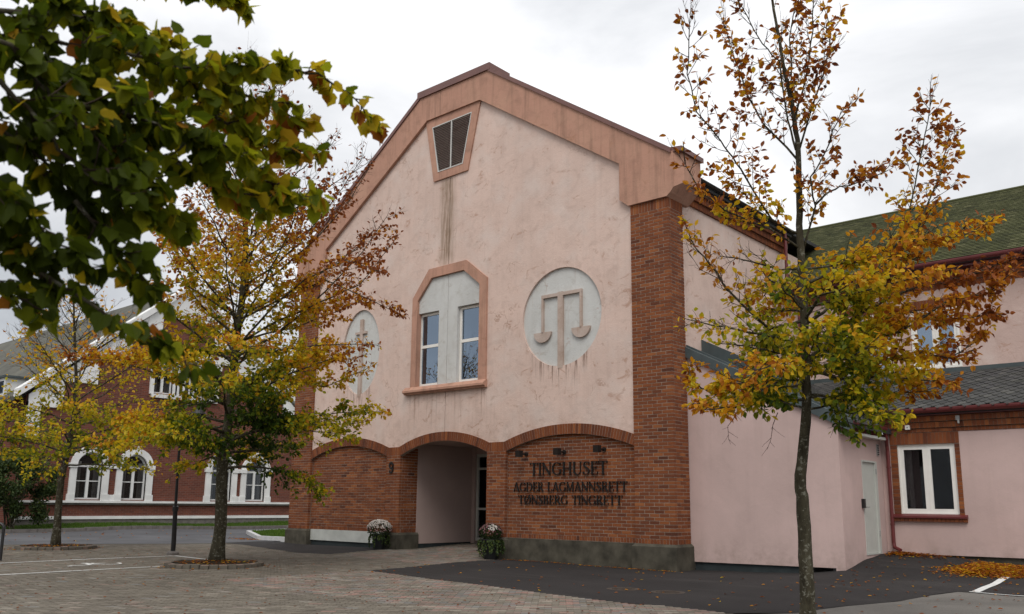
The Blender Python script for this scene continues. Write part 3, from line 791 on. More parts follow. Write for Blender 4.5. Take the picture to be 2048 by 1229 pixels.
# arched window
wf = MB()
WIi = [(-8.97, 4.86), (-8.97, 7.66), (-8.38, 8.31), (-7.0, 8.33), (-6.34, 7.80), (-6.34, 4.86)]
wf.plate(PY0, [[(-9.20, 4.86), (-9.20, 7.76), (-8.50, 8.60), (-6.90, 8.62), (-6.05, 7.95), (-6.05, 4.86)] + list(reversed(WIi))], -.12, .06)
WIN = wf.build('window', 'salmon', CH)
gp = MB()
gp.plate(PY0, [[(JX + .007, 4.97), (-7.29, 4.97), (-7.29, 7.26), (-6.345, 7.26), (-6.345, 7.80), (-7.0, 8.32), (JX + .007, 8.315)]], -.2, -.02)
gp.plate(PY0, [[(JX - .007, 4.97), (JX - .007, 8.312), (-8.38, 8.305), (-8.965, 7.66), (-8.965, 7.26), (-8.08, 7.26), (-8.08, 4.97)]], -.2, -.02)
gp.build('panel', 'grey_plaster', WIN)
gb = MB(); gb.mbox(PY0, -9.0, -6.3, 4.9, 8.35, -.5, -.45); gb.mbox(PY0, JX - .05, JX + .05, 4.97, 8.3, -.3, -.19); gb.build('backing', 'void', WIN)
def sash(parent, mp, u0, u1, v0, v1, d, trans=(), mull=(), fw=.075, gmat='glass', fmat='white_paint', bar=.05):
    f = MB(); f.plate(mp, [[(u0, v0), (u1, v0), (u1, v1), (u0, v1)], [(u0 + fw, v0 + fw), (u1 - fw, v0 + fw), (u1 - fw, v1 - fw), (u0 + fw, v1 - fw)]], d - .07, d)
    us = [u0 + fw] + list(mull) + [u1 - fw]; vs = [v0 + fw] + list(trans) + [v1 - fw]
    for m in mull: f.mbox(mp, m - bar / 2, m + bar / 2, v0 + fw, v1 - fw, d - .06, d - .004)
    for t_ in trans:
        for a, c in zip(us[:-1], us[1:]): f.mbox(mp, a + (bar / 2 if a in mull else 0), c - (bar / 2 if c in mull else 0), t_ - bar / 2, t_ + bar / 2, d - .055, d - .008)
    o = f.build('sash', fmat, parent)
    for a, c in zip(us[:-1], us[1:]):
        for e0, e1 in zip(vs[:-1], vs[1:]):
            MB().mbox(mp, a, c, e0, e1, d - .045, d - .036).build('pane', gmat, parent)
sash(WIN, PY0, -9.0, -8.075, 4.99, 7.25, -.13, trans=(6.22,), gmat='glass_blue', bar=.09)
sash(WIN, PY0, -7.285, -6.335, 4.99, 7.25, -.13, trans=(6.22,), gmat='glass_blue', bar=.09)
sl2 = MB()
prof = [(.12, 4.99), (-.06, 4.97), (-.17, 4.86), (-.17, 4.80), (-.10, 4.77), (-.10, 4.74), (.12, 4.74)]
sl2.v = []; i0 = 0
for xx in (-9.43, -6.02):
    sl2.v += [(xx, yy, zz) for yy, zz in prof]
n = len(prof)
for k in range(n): sl2.face((k, (k + 1) % n, n + (k + 1) % n, n + k))
sl2.face(tuple(range(n - 1, -1, -1))); sl2.face(tuple(range(n, 2 * n)))
sl2.build('sill', 'salmon', WIN)
# louver
lf = MB(); LO = [(-8.84, 13.56), (-6.44, 13.58), (-6.93, 11.45), (-8.41, 11.43)]; LI = [(-8.53, 13.28), (-6.79, 13.30), (-7.13, 11.71), (-8.22, 11.70)]
lf.plate(PY0, [LO, LI], -.1, .05)
LV = lf.build('louver', 'salmon', CH)
lfr = MB(); s_ = .03
LI2 = [(-8.53 + s_, 13.28 - s_), (-6.79 - s_, 13.30 - s_), (-7.13 - s_, 11.71 + s_), (-8.22 + s_, 11.70 + s_)]
lfr.plate(PY0, [LI, LI2], -.05, .062); lfr.mbox(PY0, -7.685, -7.645, 11.73, 13.26, -.02, .058)
lfr.build('frame', 'pale_metal', LV)
MB().mbox(PY0, -8.55, -6.75, 11.68, 13.32, -.14, -.115).build('backing', 'void', LV)
NS = 27
for k in range(NS):
    zc = 11.74 + (13.25 - 11.74) * (k + .5) / NS
    t_ = (zc - 11.7) / (13.29 - 11.7); xa = -8.22 + (-8.53 + 8.22) * t_ + .02; xb = -7.13 + (-6.79 + 7.13) * t_ - .02
    m = MB(); m.v = [(xa, -.045, zc - .018), (xb, -.045, zc - .018), (xb, .085, zc + .020), (xa, .085, zc + .020), (xa, -.045, zc - .010), (xb, -.045, zc - .010), (xb, .085, zc + .028), (xa, .085, zc + .028)]
    for q in ((0, 3, 2, 1), (4, 5, 6, 7), (0, 1, 5, 4), (1, 2, 6, 5), (2, 3, 7, 6), (3, 0, 4, 7)): m.face(q)
    m.build('slat', 'slat', LV)
# gable band with corbelled shoulders
XM = -15.16
def mir(p): return (XM - p[0], p[1])
inR = [(-6.42, 13.56), (-1.39, 10.20), (-1.39, 9.21), (-1.13, 9.0), (0.0, 9.0), (0.10, 9.08), (0.21, 9.2), (0.21, 10.12), (-6.08, 14.42)]
inL = [mir(p) for p in inR]
gbp = inR + list(reversed(inL))
gbm = MB(); gbm.plate(PY0, [gbp], -.45, .11)
GB = gbm.build('gable_band', 'salmon', CH)
for sgn in (1, -1):      # side returns of the shoulders
    pts = [(.20, -.10, 9.20), (.20, -.10, 10.1), (.38, .12, 9.34), (.38, .12, 10.12), (.38, .95, 9.34), (.38, .95, 10.12), (-.1, .95, 8.995), (-.1, -.09, 8.995), (0.0, -.09, 8.995), (0.0, .95, 8.995), (-.1, .95, 10.1), (-.1, -.1, 10.1)]
    if sgn < 0: pts = [(XM - a, y_, z_) for a, y_, z_ in pts]
    bm = bmesh.new(); [bm.verts.new(p) for p in pts]; bmesh.ops.convex_hull(bm, input=bm.verts); bmesh.ops.recalc_face_normals(bm, faces=bm.faces)
    me = bpy.data.meshes.new('shoulder'); bm.to_mesh(me); bm.free(); me.materials.append(M['salmon'])
    o = bpy.data.objects.new('shoulder', me); COL.objects.link(o); attach(o, CH)
# sheet-metal coping
cp = MB()
def coping(p0, p1, y0, y1, h, lap=.05):
    (xa, za), (xb, zb) = p0, p1
    cp.v += []
    i = len(cp.v)
    for (x_, z_) in ((xa, za), (xb, zb)):
        cp.v += [(x_, y0, z_ - lap), (x_, y0, z_ + h), (x_, y1, z_ + h), (x_, y1, z_ - lap)]
    for q in ((0, 4, 5, 1), (1, 5, 6, 2), (2, 6, 7, 3), (3, 7, 4, 0), (0, 1, 2, 3), (7, 6, 5, 4)): cp.face(tuple(i + k for k in q))
coping((.16, 10.13), (-6.07, 14.43), -.155, .5, .09)
coping(mir((.16, 10.13)), mir((-6.07, 14.43)), -.155, .5, .09)
coping((-5.99, 14.46), (XM + 5.99, 14.46), -.165, .78, .17)
coping((.45, 10.13), (.13, 10.17), -.10, 1.0, .075, .05)
coping(mir((.45, 10.13)), mir((.13, 10.17)), -.10, 1.0, .075, .05)
cp.build('coping', 'coping', CH)
MB().prism(PY0, [(XM - .1, 9.3), (.1, 9.3), (.1, 10.0), (-6.1, 14.35), (XM + 6.1, 14.35), (XM - .1, 10.0)], -.49, -.455).build('gable_back', 'plaster', CH)
# main roof behind the gable
rf = MB()
for s in (1, -1):
    q = [(.13, .45, 9.86), (.13, 14, 9.86), (-6.1, 14, 11.3), (-6.1, .45, 11.3)]
    q2 = [(.13, .45, 9.75), (.13, 14, 9.75), (-6.1, 14, 11.15), (-6.1, .45, 11.15)]
    if s < 0: q = [(XM - a, y_, z_) for a, y_, z_ in q]; q2 = [(XM - a, y_, z_) for a, y_, z_ in q2]
    i = len(rf.v); rf.v += q + q2
    for f_ in ((0, 1, 2, 3), (4, 5, 6, 7), (0, 1, 5, 4), (1, 2, 6, 5), (2, 3, 7, 6), (3, 0, 4, 7)): rf.face(tuple(i + k for k in f_))
rf.box((XM + 6.1, .45, 11.15), (-6.1, 14, 11.3))
rf.build('roof', 'dark_roof', CH)
MB().box((-15.0, .64, -.1), (-14.75, 14, 9.8)).build('side_wall', 'plaster', CH)
# brick cornice along the side wall: three oversailing courses of headers
cor = MB()
for k, (z0, z1, d) in enumerate(((9.14, 9.30, .06), (9.31, 9.47, .12), (9.48, 9.64, .18))):
    n = 74
    for i in range(n):
        y0 = .66 + i * .0865
        cor.mbox(PX2, y0 + .005, y0 + .0815, z0, z1, -.05, d + R.uniform(-.002, .002), max(0, min(1, R.gauss(.45, .15))))
cor.build('cornice', 'brick', CH, kind='stuff')
cm = MB()
for k, (z0, z1, d) in enumerate(((9.14, 9.31, .05), (9.31, 9.48, .11), (9.48, 9.66, .17))): cm.mbox(PX2, .65, 7.1, z0 + .001, z1, -.06, d)
cm.build('cornice_mortar', 'mortar', CH)
ev = MB(); ev.mbox(PX2, .95, 7.1, 9.665, 9.74, -.1, .25); ev.build('eaves_board', 'dark_roof', CH)
gt = MB()
gpts = [(.17 + .06 * math.cos(a), 9.82 + .06 * math.sin(a)) for a in [math.pi + math.pi * k / 8 for k in range(9)]]
gt.v = [(u, .98, v) for u, v in gpts] + [(u, 7.2, v) for u, v in gpts]
for k in range(8): gt.face((k, k + 1, 9 + k + 1, 9 + k))
gt.build('gutter', 'black_metal', CH)
# plinths
def plinth(u0, u1, y0, y1, zt, g0):
    m = MB()
    for zz, g in ((-.25, 0.0), (zt - .06, 0.0), (zt, g0)):
        m.v += [(u0 + g, y0 + g, zz), (u1 - g, y0 + g, zz), (u1 - g, y1, zz), (u0 + g, y1, zz)]
    for r_ in (0, 4):
        for q in range(4): q2 = (q + 1) % 4; m.face((r_ + q, r_ + q2, r_ + 4 + q2, r_ + 4 + q))
    m.face((8, 9, 10, 11)); m.build('plinth', 'concrete', CH)
plinth(LP[0] - .06, LP[1] + .06, -PRO - .07, .70, .603, .06); plinth(RP[0] - .06, RP[1] + .06, -PRO - .07, .70, .603, .06)
plinth(-10.3, -9.50, -.10, .76, .598, .055); plinth(-6.04, -5.22, -.10, .76, .598, .055)
MB().mbox(PY0, -5.22, -1.16, -.25, .595, -.3, -.045).build('plinth', 'concrete', CH)['label'] = 'dark rough concrete plinth under the sign panel'
MB().mbox(PY0, -14.02, -10.30, .25, .60, -.3, -.055).build('plinth', 'white_plinth', CH)['label'] = 'pale plinth with dark board below it'
MB().mbox(PY0, -14.02, -10.30, -.2, .249, -.3, -.10).build('base_board', 'insulation', CH)
# entrance recess
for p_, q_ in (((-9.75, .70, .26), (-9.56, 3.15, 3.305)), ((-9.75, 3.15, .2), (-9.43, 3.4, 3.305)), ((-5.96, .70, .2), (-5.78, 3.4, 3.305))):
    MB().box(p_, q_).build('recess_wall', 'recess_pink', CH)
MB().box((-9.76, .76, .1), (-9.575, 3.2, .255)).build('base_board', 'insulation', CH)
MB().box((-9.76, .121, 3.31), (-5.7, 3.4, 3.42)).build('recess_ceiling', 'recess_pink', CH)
DRF = MB()
yd = 3.22; PD = mapY(yd)
dx_ = [-9.42, -8.86, -7.4, -5.97]
for a, c in zip(dx_[:-1], dx_[1:]):
    DRF.plate(PD, [[(a, .30), (c, .30), (c, 3.10), (a, 3.10)], [(a + .08, .40), (c - .08, .40), (c - .08, 3.0), (a + .08, 3.0)]], -.10, 0)
    for t_ in (1.32, 2.62): DRF.mbox(PD, a + .08, c - .08, t_ - .035, t_ + .035, -.09, -.005)
dr = DRF.build('door', 'door_paint', CH); dr['label'] = 'glazed entrance doors at the back of the recess'
for a, c in zip(dx_[:-1], dx_[1:]):
    for e0, e1 in ((.40, 1.285), (1.355, 2.585), (2.655, 3.0)):
        MB().mbox(PD, a + .08, c - .08, e0, e1, -.06, -.05).build('pane', 'glass', dr)
MB().box((-9.76, 4.4, .1), (-5.7, 4.5, 3.5)).build('lobby_wall', 'lobby', CH)
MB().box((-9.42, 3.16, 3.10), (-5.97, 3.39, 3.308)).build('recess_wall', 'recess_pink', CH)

# ================================================================== SIDE ANNEX (lean-to with the white door)
AX, AY = 3.60, 0.68
AN = thing('side_annex', (1.8, 1.9, 0.2), 'low smooth pink annex with sloping roof and plain pale door', 'annex')
PA = mapY(AY); PAX = mapX(AX)
a = MB()
a.plate(PA, [[(-.16, .20), (AX, .235), (AX, 3.30), (3.55, 3.32), (-.16, 5.26)]], -.2, 0.0)
a.build('wall', 'new_plaster', AN)
DO = (1.97, 2.83, .47, 2.53)
a = MB()
a.plate(PAX, [[(AY + .001, .16), (3.36, .16), (3.36, 3.30), (AY + .001, 3.30)], [(DO[0], DO[2]), (DO[1], DO[2]), (DO[1], DO[3]), (DO[0], DO[3])]], -.2, -0.002)
a.build('wall', 'new_plaster', AN)
MB().box((0.05, AY + .05, -.1), (2.75, AY + .3, .215)).build('base_board', 'insulation', AN)
MB().box((3.33, AY + .02, -.1), (3.42, AY + .12, .23)).build('foundation_post', 'black_metal', AN)
d_ = MB(); d_.mbox(PAX, DO[0] + .03, DO[1] - .03, DO[2] + .02, DO[3] - .03, -.08, -.03)
DD = d_.build('door', 'door_paint', AN)
fr = MB(); fr.plate(PAX, [[(DO[0] - .012, DO[2] - .01), (DO[1] + .10, DO[2] - .01), (DO[1] + .10, DO[3] + .012), (DO[0] - .012, DO[3] + .012)], [(DO[0] + .025, DO[2] + .015), (DO[1] - .025, DO[2] + .015), (DO[1] - .025, DO[3] - .025), (DO[0] + .025, DO[3] - .025)]], -.1, .012)
fr.build('door_frame', 'door_paint', DD)
h = MB(); h.tube([(AX - .03, 2.06, 1.50), (AX + .05, 2.06, 1.50), (AX + .05, 2.18, 1.50)], .011, 6); h.build('handle', 'grey_metal', DD)
for zz in (.85, 2.25): MB().mbox(PAX, DO[1] - .02, DO[1] + .02, zz, zz + .12, -.02, .025).build('hinge', 'grey_metal', DD)
MB().mbox(PAX, 1.83, 1.93, 1.48, 1.68, -.01, .06).build('card_reader', 'black_metal', AN)
v_ = MB(); v_.mbox(PAX, 3.0, 3.12, 2.68, 2.95, -.01, .02)
VV = v_.build('vent', 'grey_metal', AN)
for k in range(5): MB().mbox(PAX, 3.01, 3.11, 2.70 + k * .05, 2.725 + k * .05, .021, .028).build('slat', 'fixture', VV)
# roof slope of the annex
sl_ = (5.34 - 3.36) / (3.75 + .15)
def az(x): return 5.34 - (x + .15) * sl_
r = MB(); i = 0
q = [(-.15, AY + .12, az(-.15)), (3.86, AY + .12, az(3.86)), (3.86, 7.0, az(3.86)), (-.15, 7.0, az(-.15))]
r.v = q + [(x_, y_, z_ - .12) for x_, y_, z_ in q]
for f_ in ((0, 1, 2, 3), (7, 6, 5, 4), (0, 4, 5, 1), (1, 5, 6, 2), (2, 6, 7, 3), (3, 7, 4, 0)): r.face(f_)
r.build('roof', 'dark_roof', AN)
fl = MB()
def sloped(x0, x1, y0, y1, lo, hi, m):
    i = len(m.v)
    for x_ in (x0, x1): m.v += [(x_, y0, az(x_) + lo), (x_, y0, az(x_) + hi), (x_, y1, az(x_) + hi), (x_, y1, az(x_) + lo)]
    for f_ in ((0, 4, 5, 1), (1, 5, 6, 2), (2, 6, 7, 3), (3, 7, 4, 0), (0, 1, 2, 3), (7, 6, 5, 4)): m.face(tuple(i + k for k in f_))
sloped(-.1, 3.88, AY - .08, AY + .16, -.20, .05, fl)
fl.build('verge_flashing', 'flashing', AN)
fl = MB(); sloped(-.1, 3.8, AY + .15, AY + .24, -.02, .10, fl); sloped(-.14, 2.2, AY + 1.0, AY + 1.06, -.02, .34, fl)
fl.build('upstand_flashing', 'flashing', AN)
# slates of the annex roof
def slates(parent, mat, org, ud, vd, nd, nu, nv, pu, pv, keep, diamond, nparts, name):
    org, ud, vd, nd = map(Vector, (org, ud, vd, nd)); L = []
    for j in range(nv):
        for i in range(nu):
            u = (i + (.5 if j & 1 else 0)) * pu; v = j * pv
            p = org + ud * u + vd * v
            if keep(p): L.append((camdist(p), j, p))
    L.sort(key=lambda t: t[0])
    if diamond: prof = [(-.5, .55), (-.5, .25), (0, -.62), (.5, .25), (.5, .55)]
    else: prof = [(-.49, 1.1), (-.49, -.1), (.49, -.1), (.49, 1.1)]
    tones = [.1, .25, .4, .5, .6, .75, .9]
    um = []
    for t in tones:
        m = MB()
        lo = [Vector((0, 0, 0)) + ud * (a * pu * .985) + vd * (b_ * pv * (1.9 if diamond else 1.0)) for a, b_ in prof]
        n = len(prof)
        lift = [nd * (.028 if b_ < 0 else .008) for a, b_ in prof]
        m.v = [tuple(x_ + l_) for x_, l_ in zip(lo, lift)] + [tuple(x_ + l_ - nd * .012) for x_, l_ in zip(lo, lift)]
        m.face(tuple(range(n)), t); m.face(tuple(range(2 * n - 1, n - 1, -1)), t)
        for k in range(n): m.face((k, n + k, n + (k + 1) % n, (k + 1) % n), t)
        um.append(m)
    ms = [m.mesh(name, mat) for m in um[:]] if nparts else None
    st = MB()
    for i, (dd, j, p) in enumerate(L):
        k = min(6, max(0, int(R.gauss(3.2, 1.7))))
        if i < nparts:
            o = bpy.data.objects.new(name, ms[k]); COL.objects.link(o); o.location = p; attach(o, parent)
        else:
            b0 = len(st.v); dz = nd * R.uniform(0, .004)
            st.v += [tuple(Vector(v) + p + dz) for v in um[k].v]
            for f_, t in zip(um[k].f, um[k].t): st.face(tuple(b0 + q for q in f_), t)
    if st.v: st.build(name + '_cover', mat, parent, kind='stuff')
vd = Vector((-1, 0, sl_)).normalized(); nd = Vector((sl_, 0, 1)).normalized()
slates(AN, 'slate', (3.84, AY + .3, az(3.84) + .01), (0, 1, 0), vd, nd, 24, 24, .28, .19, lambda p: p.x > -.1 and p.z > 3.74 + (p.y - 3.16) * .3437 - .02, True, 0, 'slate')
def gutter(parent, p0, p1, rad=.075, mat='red_metal', name='gutter'):
    p0, p1 = Vector(p0), Vector(p1); d = (p1 - p0).normalized(); s = Vector((-d.y, d.x, 0))
    m = MB(); n = 8; prof = [(math.cos(math.pi + math.pi * k / n) * rad, math.sin(math.pi + math.pi * k / n) * rad) for k in range(n + 1)]
    prof2 = [(a * .86, b_ * .86 + .002) for a, b_ in reversed(prof)]
    ring = [(-rad, .03)] + prof + [(rad, .03)] + [(rad * .86, .03)] + prof2 + [(-rad * .86, .03)]
    N = len(ring)
    for P in (p0, p1): m.v += [tuple(P + s * a + Vector((0, 0, b_))) for a, b_ in ring]
    for k in range(N): m.face((k, (k + 1) % N, N + (k + 1) % N, N + k))
    m.face(tuple(range(N))); m.face(tuple(range(2 * N - 1, N - 1, -1)))
    return m.build(name, mat, parent)
gutter(AN, (AX + .19, AY + .05, 3.30), (AX + .19, 3.05, 3.30), .085)
MB().box((AX, AY + .02, 3.10), (AX + .09, 3.2, 3.28)).build('fascia', 'red_metal', AN)
MB().box((AX + .001, AY + .10, 3.04), (AX + .2, 3.2, 3.098)).build('soffit', 'door_paint', AN)

# ================================================================== SIDE WING
YW, YU = 3.36, 7.0
WG = thing('side_wing', (7, 6, .3), 'two storey pink side wing with slate lower roof and mossy upper roof', 'building')
PW_ = mapY(YW); PU = mapY(YU)
WN = (3.96, 5.19, 1.37, 2.94)
w = MB()
w.plate(PW_, [[(AX - .1, .46), (14, .49), (14, 3.20), (5.30, 3.20), (5.30, 1.20), (3.80, 1.20), (3.80, 3.20), (AX - .1, 3.20)]], -.25, 0)
w.build('wall', 'new_plaster', WG)
MB().mbox(PW_, AX - .1, 14, -.2, .46, -.3, -.06).build('base_board', 'concrete', WG)
# brick surround and frieze
bw = MB(); mw = MB()
for side in ((3.80, 3.955), (5.195, 5.30)):
    n = 19
    for k in range(n):
        z0 = 1.31 + k * (2.93 - 1.31) / n; bw.mbox(PW_, side[0] + .003, side[1] - .002, z0 + .005, z0 + (2.93 - 1.31) / n - .005, -.2, .012 + R.uniform(-.002, .002), brick_tone())
n = 18
for k in range(n):
    u = 3.80 + k * 1.5 / n; bw.mbox(PW_, u + .004, u + 1.5 / n - .004, 2.94, 3.195, -.2, .014 + R.uniform(-.002, .002), brick_tone())
for z0, z1, dpt in ((3.205, 3.29, .02), (3.30, 3.43, .06), (3.44, 3.57, .10)):
    k = 0; u = AX + .05
    while u < 12:
        bw.mbox(PW_, u + .004, u + .081, z0 + .003, z1 - .003, -.2, dpt + R.uniform(-.002, .002), brick_tone()); u += .085
    mw.mbox(PW_, AX + .05, 12, z0, z1, -.2, dpt - .010)
mw.mbox(PW_, 3.80, 3.955, 1.21, 2.94, -.22, .002); mw.mbox(PW_, 5.195, 5.30, 1.21, 2.94, -.22, .002); mw.mbox(PW_, 3.80, 5.30, 2.935, 3.20, -.22, .004)
bw.build('brickwork', 'brick', WG, kind='stuff'); mw.build('mortar', 'mortar', WG)
WL = MB(); WL.plate(PW_, [[(3.955, 1.355), (5.195, 1.355), (5.195, 2.94), (3.955, 2.94)], [(3.99, 1.39), (5.16, 1.39), (5.16, 2.905), (3.99, 2.905)]], -.16, -.03)
WLo = WL.build('window', 'white_paint', WG); WLo['label'] = 'white framed ground floor window with two sashes'
sash(WLo, PW_, 3.99, 4.575, 1.39, 2.905, -.045, fw=.085); sash(WLo, PW_, 4.577, 5.16, 1.39, 2.905, -.045, fw=.085)
rm = MB(); y0 = YW + .17
rm.quad([(3.5, y0 + 2, 1.0), (5.8, y0 + 2, 1.0), (5.8, y0 + 2, 3.1), (3.5, y0 + 2, 3.1)])
rm.quad([(3.5, y0, 1.0), (3.5, y0 + 2, 1.0), (3.5, y0 + 2, 3.1), (3.5, y0, 3.1)]); rm.quad([(5.8, y0, 1.0), (5.8, y0 + 2, 1.0), (5.8, y0 + 2, 3.1), (5.8, y0, 3.1)])
rm.quad([(3.5, y0, 3.1), (5.8, y0, 3.1), (5.8, y0 + 2, 3.1), (3.5, y0 + 2, 3.1)]); rm.quad([(3.5, y0, 1.0), (5.8, y0, 1.0), (5.8, y0 + 2, 1.0), (3.5, y0 + 2, 1.0)])
rm.build('room', 'room', WLo)
ct = MB()
for k in range(5): ct.tube([(4.04 + k * .035, y0 + .06 + (k % 2) * .02, 1.38), (4.04 + k * .035, y0 + .06 + (k % 2) * .02, 2.9)], .022, 6)
ct.build('curtain', 'curtain', WLo)
s_ = MB(); pr = [(YW + .02, 1.36), (YW - .10, 1.31), (YW - .10, 1.27), (YW + .02, 1.27)]
for xx in (3.74, 5.36): s_.v += [(xx, a, c) for a, c in pr]
for k in range(4): s_.face((k, (k + 1) % 4, 4 + (k + 1) % 4, 4 + k))
s_.face((3, 2, 1, 0)); s_.face((4, 5, 6, 7))
s_.build('sill', 'red_metal', WLo)
bs = MB()
for k in range(18): bs.mbox(PW_, 3.76 + k * .0885 + .004, 3.76 + (k + 1) * .0885 - .004, 1.19, 1.265, -.05, .07, brick_tone() * .6)
bs.build('sill_bricks', 'brick', WLo, kind='stuff')
gutter(WG, (14, YW - .27, 3.70), (AX + .13, YW - .27, 3.70), .085)
MB().mbox(PW_, AX + .05, 14, 3.575, 3.66, -.1, .19).build('fascia', 'red_metal', WG)
# downpipe with shoe
dp = MB(); dp.tube([(AX + .20, YW - .30, 3.24), (AX + .20, YW - .24, 3.08), (AX + .16, YW - .10, 2.92), (AX + .16, YW - .07, 2.8), (AX + .16, YW - .07, .70), (AX + .18, YW - .09, .60), (AX + .34, YW - .2, .54)], .042, 10)
DP = dp.build('downpipe', 'red_metal', WG)
for zz in (1.1, 2.4): MB().tube([(AX + .16, YW - .07, zz), (AX + .16, YW - .07, zz + .035)], .052, 10).build('clip', 'red_metal', DP)
# lower roof
lr0, lr1 = (YW - .20, 3.74), (YU, 5.06); lsl = (lr1[1] - lr0[1]) / (lr1[0] - lr0[0])
r = MB(); q = [(.2, lr0[0], lr0[1]), (14, lr0[0], lr0[1]), (14, lr1[0], lr1[1]), (.2, lr1[0], lr1[1])]
r.v = q + [(x_, y_, z_ - .15) for x_, y_, z_ in q]
for f_ in ((0, 1, 2, 3), (7, 6, 5, 4), (0, 4, 5, 1), (1, 5, 6, 2), (2, 6, 7, 3), (3, 7, 4, 0)): r.face(f_)
LR = r.build('roof', 'dark_roof', WG)
vd = Vector((0, 1, lsl)).normalized(); nd = Vector((0, -lsl, 1)).normalized()
slates(LR, 'slate', (AX - 2.8, lr0[0], lr0[1] + .012), (1, 0, 0), vd, nd, 46, 23, .28, .19, lambda p: p.z > az(p.x) and p.x < 12.5 and p.y < YU - .1, True, 300, 'slate')
# upper wall
w = MB(); UW = [(1.62, 2.85, 5.20, 6.86), (3.42, 4.62, 5.20, 6.80)]
w.plate(PU, [[(-.15, 4.9), (14, 4.9), (14, 7.36), (-.15, 7.36)]] + [[(a, c), (b_, c), (b_, d), (a, d)] for a, b_, c, d in UW], -.25, 0)
w.build('wall', 'wing_plaster', WG)
MB().mbox(PU, .3, 14, 5.0, 5.17, -.05, .05).build('flashing', 'flashing', WG)
bw = MB(); mw = MB()
for z0, z1, dpt in ((7.36, 7.50, .02), (7.51, 7.65, .06), (7.66, 7.80, .10)):
    u = 0.0
    while u < 11:
        bw.mbox(PU, u + .004, u + .081, z0 + .003, z1 - .003, -.2, dpt + R.uniform(-.002, .002), brick_tone()); u += .085
    mw.mbox(PU, 0, 11, z0, z1, -.2, dpt - .010)
for a, b_, c, d in UW:
    n = round((b_ - a + .3) / .085)
    for k in range(n): bw.mbox(PU, a - .15 + k * .085 + .004, a - .15 + (k + 1) * .085 - .004, d + .04, d + .30, -.1, .012, brick_tone())
    mw.mbox(PU, a - .15, b_ + .15, d + .03, d + .305, -.1, .004)
    f = MB(); f.plate(PU, [[(a - .01, c - .01), (b_ + .01, c - .01), (b_ + .01, d + .01), (a - .01, d + .01)], [(a + .05, c + .05), (b_ - .05, c + .05), (b_ - .05, d - .05), (a + .05, d - .05)]], -.14, .015)
    fo = f.build('window', 'white_paint', WG); fo['label'] = 'white framed upper floor window behind the branches'
    mid = (a + b_) / 2
    sash(fo, PU, a + .05, mid - .001, c + .05, d - .05, -.02, fw=.085, gmat='glass_blue'); sash(fo, PU, mid + .001, b_ - .05, c + .05, d - .05, -.02, fw=.085, gmat='glass_blue')
    MB().mbox(PU, a - .2, b_ + .2, c - .2, d + .3, -.9, -.85).build('room', 'void', fo)
bw.build('brickwork', 'brick', WG, kind='stuff'); mw.build('mortar', 'mortar', WG)
UY0, UZ0, UY1, UZ1 = YU - .45, 8.02, 11.2, 11.12
gutter(WG, (14, UY0 - .02, 7.98), (.0, UY0 - .02, 7.98), .09)
MB().mbox(PU, -.1, 14, 7.81, 7.97, -.2, .36).build('fascia', 'red_metal', WG)
dp = MB(); dp.tube([(.10, 6.62, 9.75), (.10, 6.62, 8.2), (.16, 6.55, 8.06)], .05, 10); dp.tube([(.30, 6.60, 7.92), (.30, 6.85, 7.7), (.30, 6.92, 7.5), (.30, 6.92, 5.3)], .05, 10)
dp.build('downpipe', 'red_metal', WG)
usl = (UZ1 - UZ0) / (UY1 - UY0)
r = MB(); q = [(-.2, UY0, UZ0), (14, UY0, UZ0), (14, UY1, UZ1), (-3.0, UY1, UZ1)]
r.v = q + [(x_, y_, z_ - .15) for x_, y_, z_ in q]
for f_ in ((0, 1, 2, 3), (7, 6, 5, 4), (0, 4, 5, 1), (1, 5, 6, 2), (2, 6, 7, 3), (3, 7, 4, 0)): r.face(f_)
q = [(-3, UY1, UZ1), (14, UY1, UZ1), (14, UY1 + 4.6, UZ0), (-3, UY1 + 4.6, UZ0)]; i = len(r.v); r.v += q; r.face(tuple(range(i, i + 4)))
UR = r.build('roof', 'dark_roof', WG)
vd = Vector((0, 1, usl)).normalized(); nd = Vector((0, -usl, 1)).normalized()
slates(UR, 'moss_tile', (-2.6, UY0 + .02, UZ0 + .02), (1, 0, 0), vd, nd, 66, 44, .22, .125, lambda p: p.x > -.15 - (p.y - UY0) * .5 and p.x < 11.5 and p.y < UY1 - .05, False, 0, 'roof_tile')
MB().tube([(-2.9, UY1, UZ1 + .02), (14, UY1, UZ1 + .02)], .06, 8).build('ridge_cap', 'moss_tile', WG)
MB().box((14, YW, -.1), (14.2, 15, 8)).build('wall', 'wing_plaster', WG)
# little wall devices on the frieze
f = thing('wall_sensor', (4.24, YW - .1, 3.30), 'small white square box on the brick frieze by the leaves', 'sensor box')
b = MB(); b.mbox(PW_, 4.20, 4.30, 3.275, 3.375, .06, .12); b.build('housing', 'white_paint', f); MB().mbox(PW_, 4.235, 4.265, 3.31, 3.34, .121, .126).build('lens', 'grey_metal', f)
f = thing('security_lamp', (5.34, YW - .12, 3.45), 'small grey hanging camera-like fitting under the red gutter', 'fitting')
MB().mbox(PW_, 5.30, 5.38, 3.44, 3.54, .09, .15).build('bracket', 'grey_metal', f); MB().tube([(5.35, YW - .13, 3.44), (5.36, YW - .17, 3.36)], [.03, .02], 8).build('head', 'grey_metal', f)

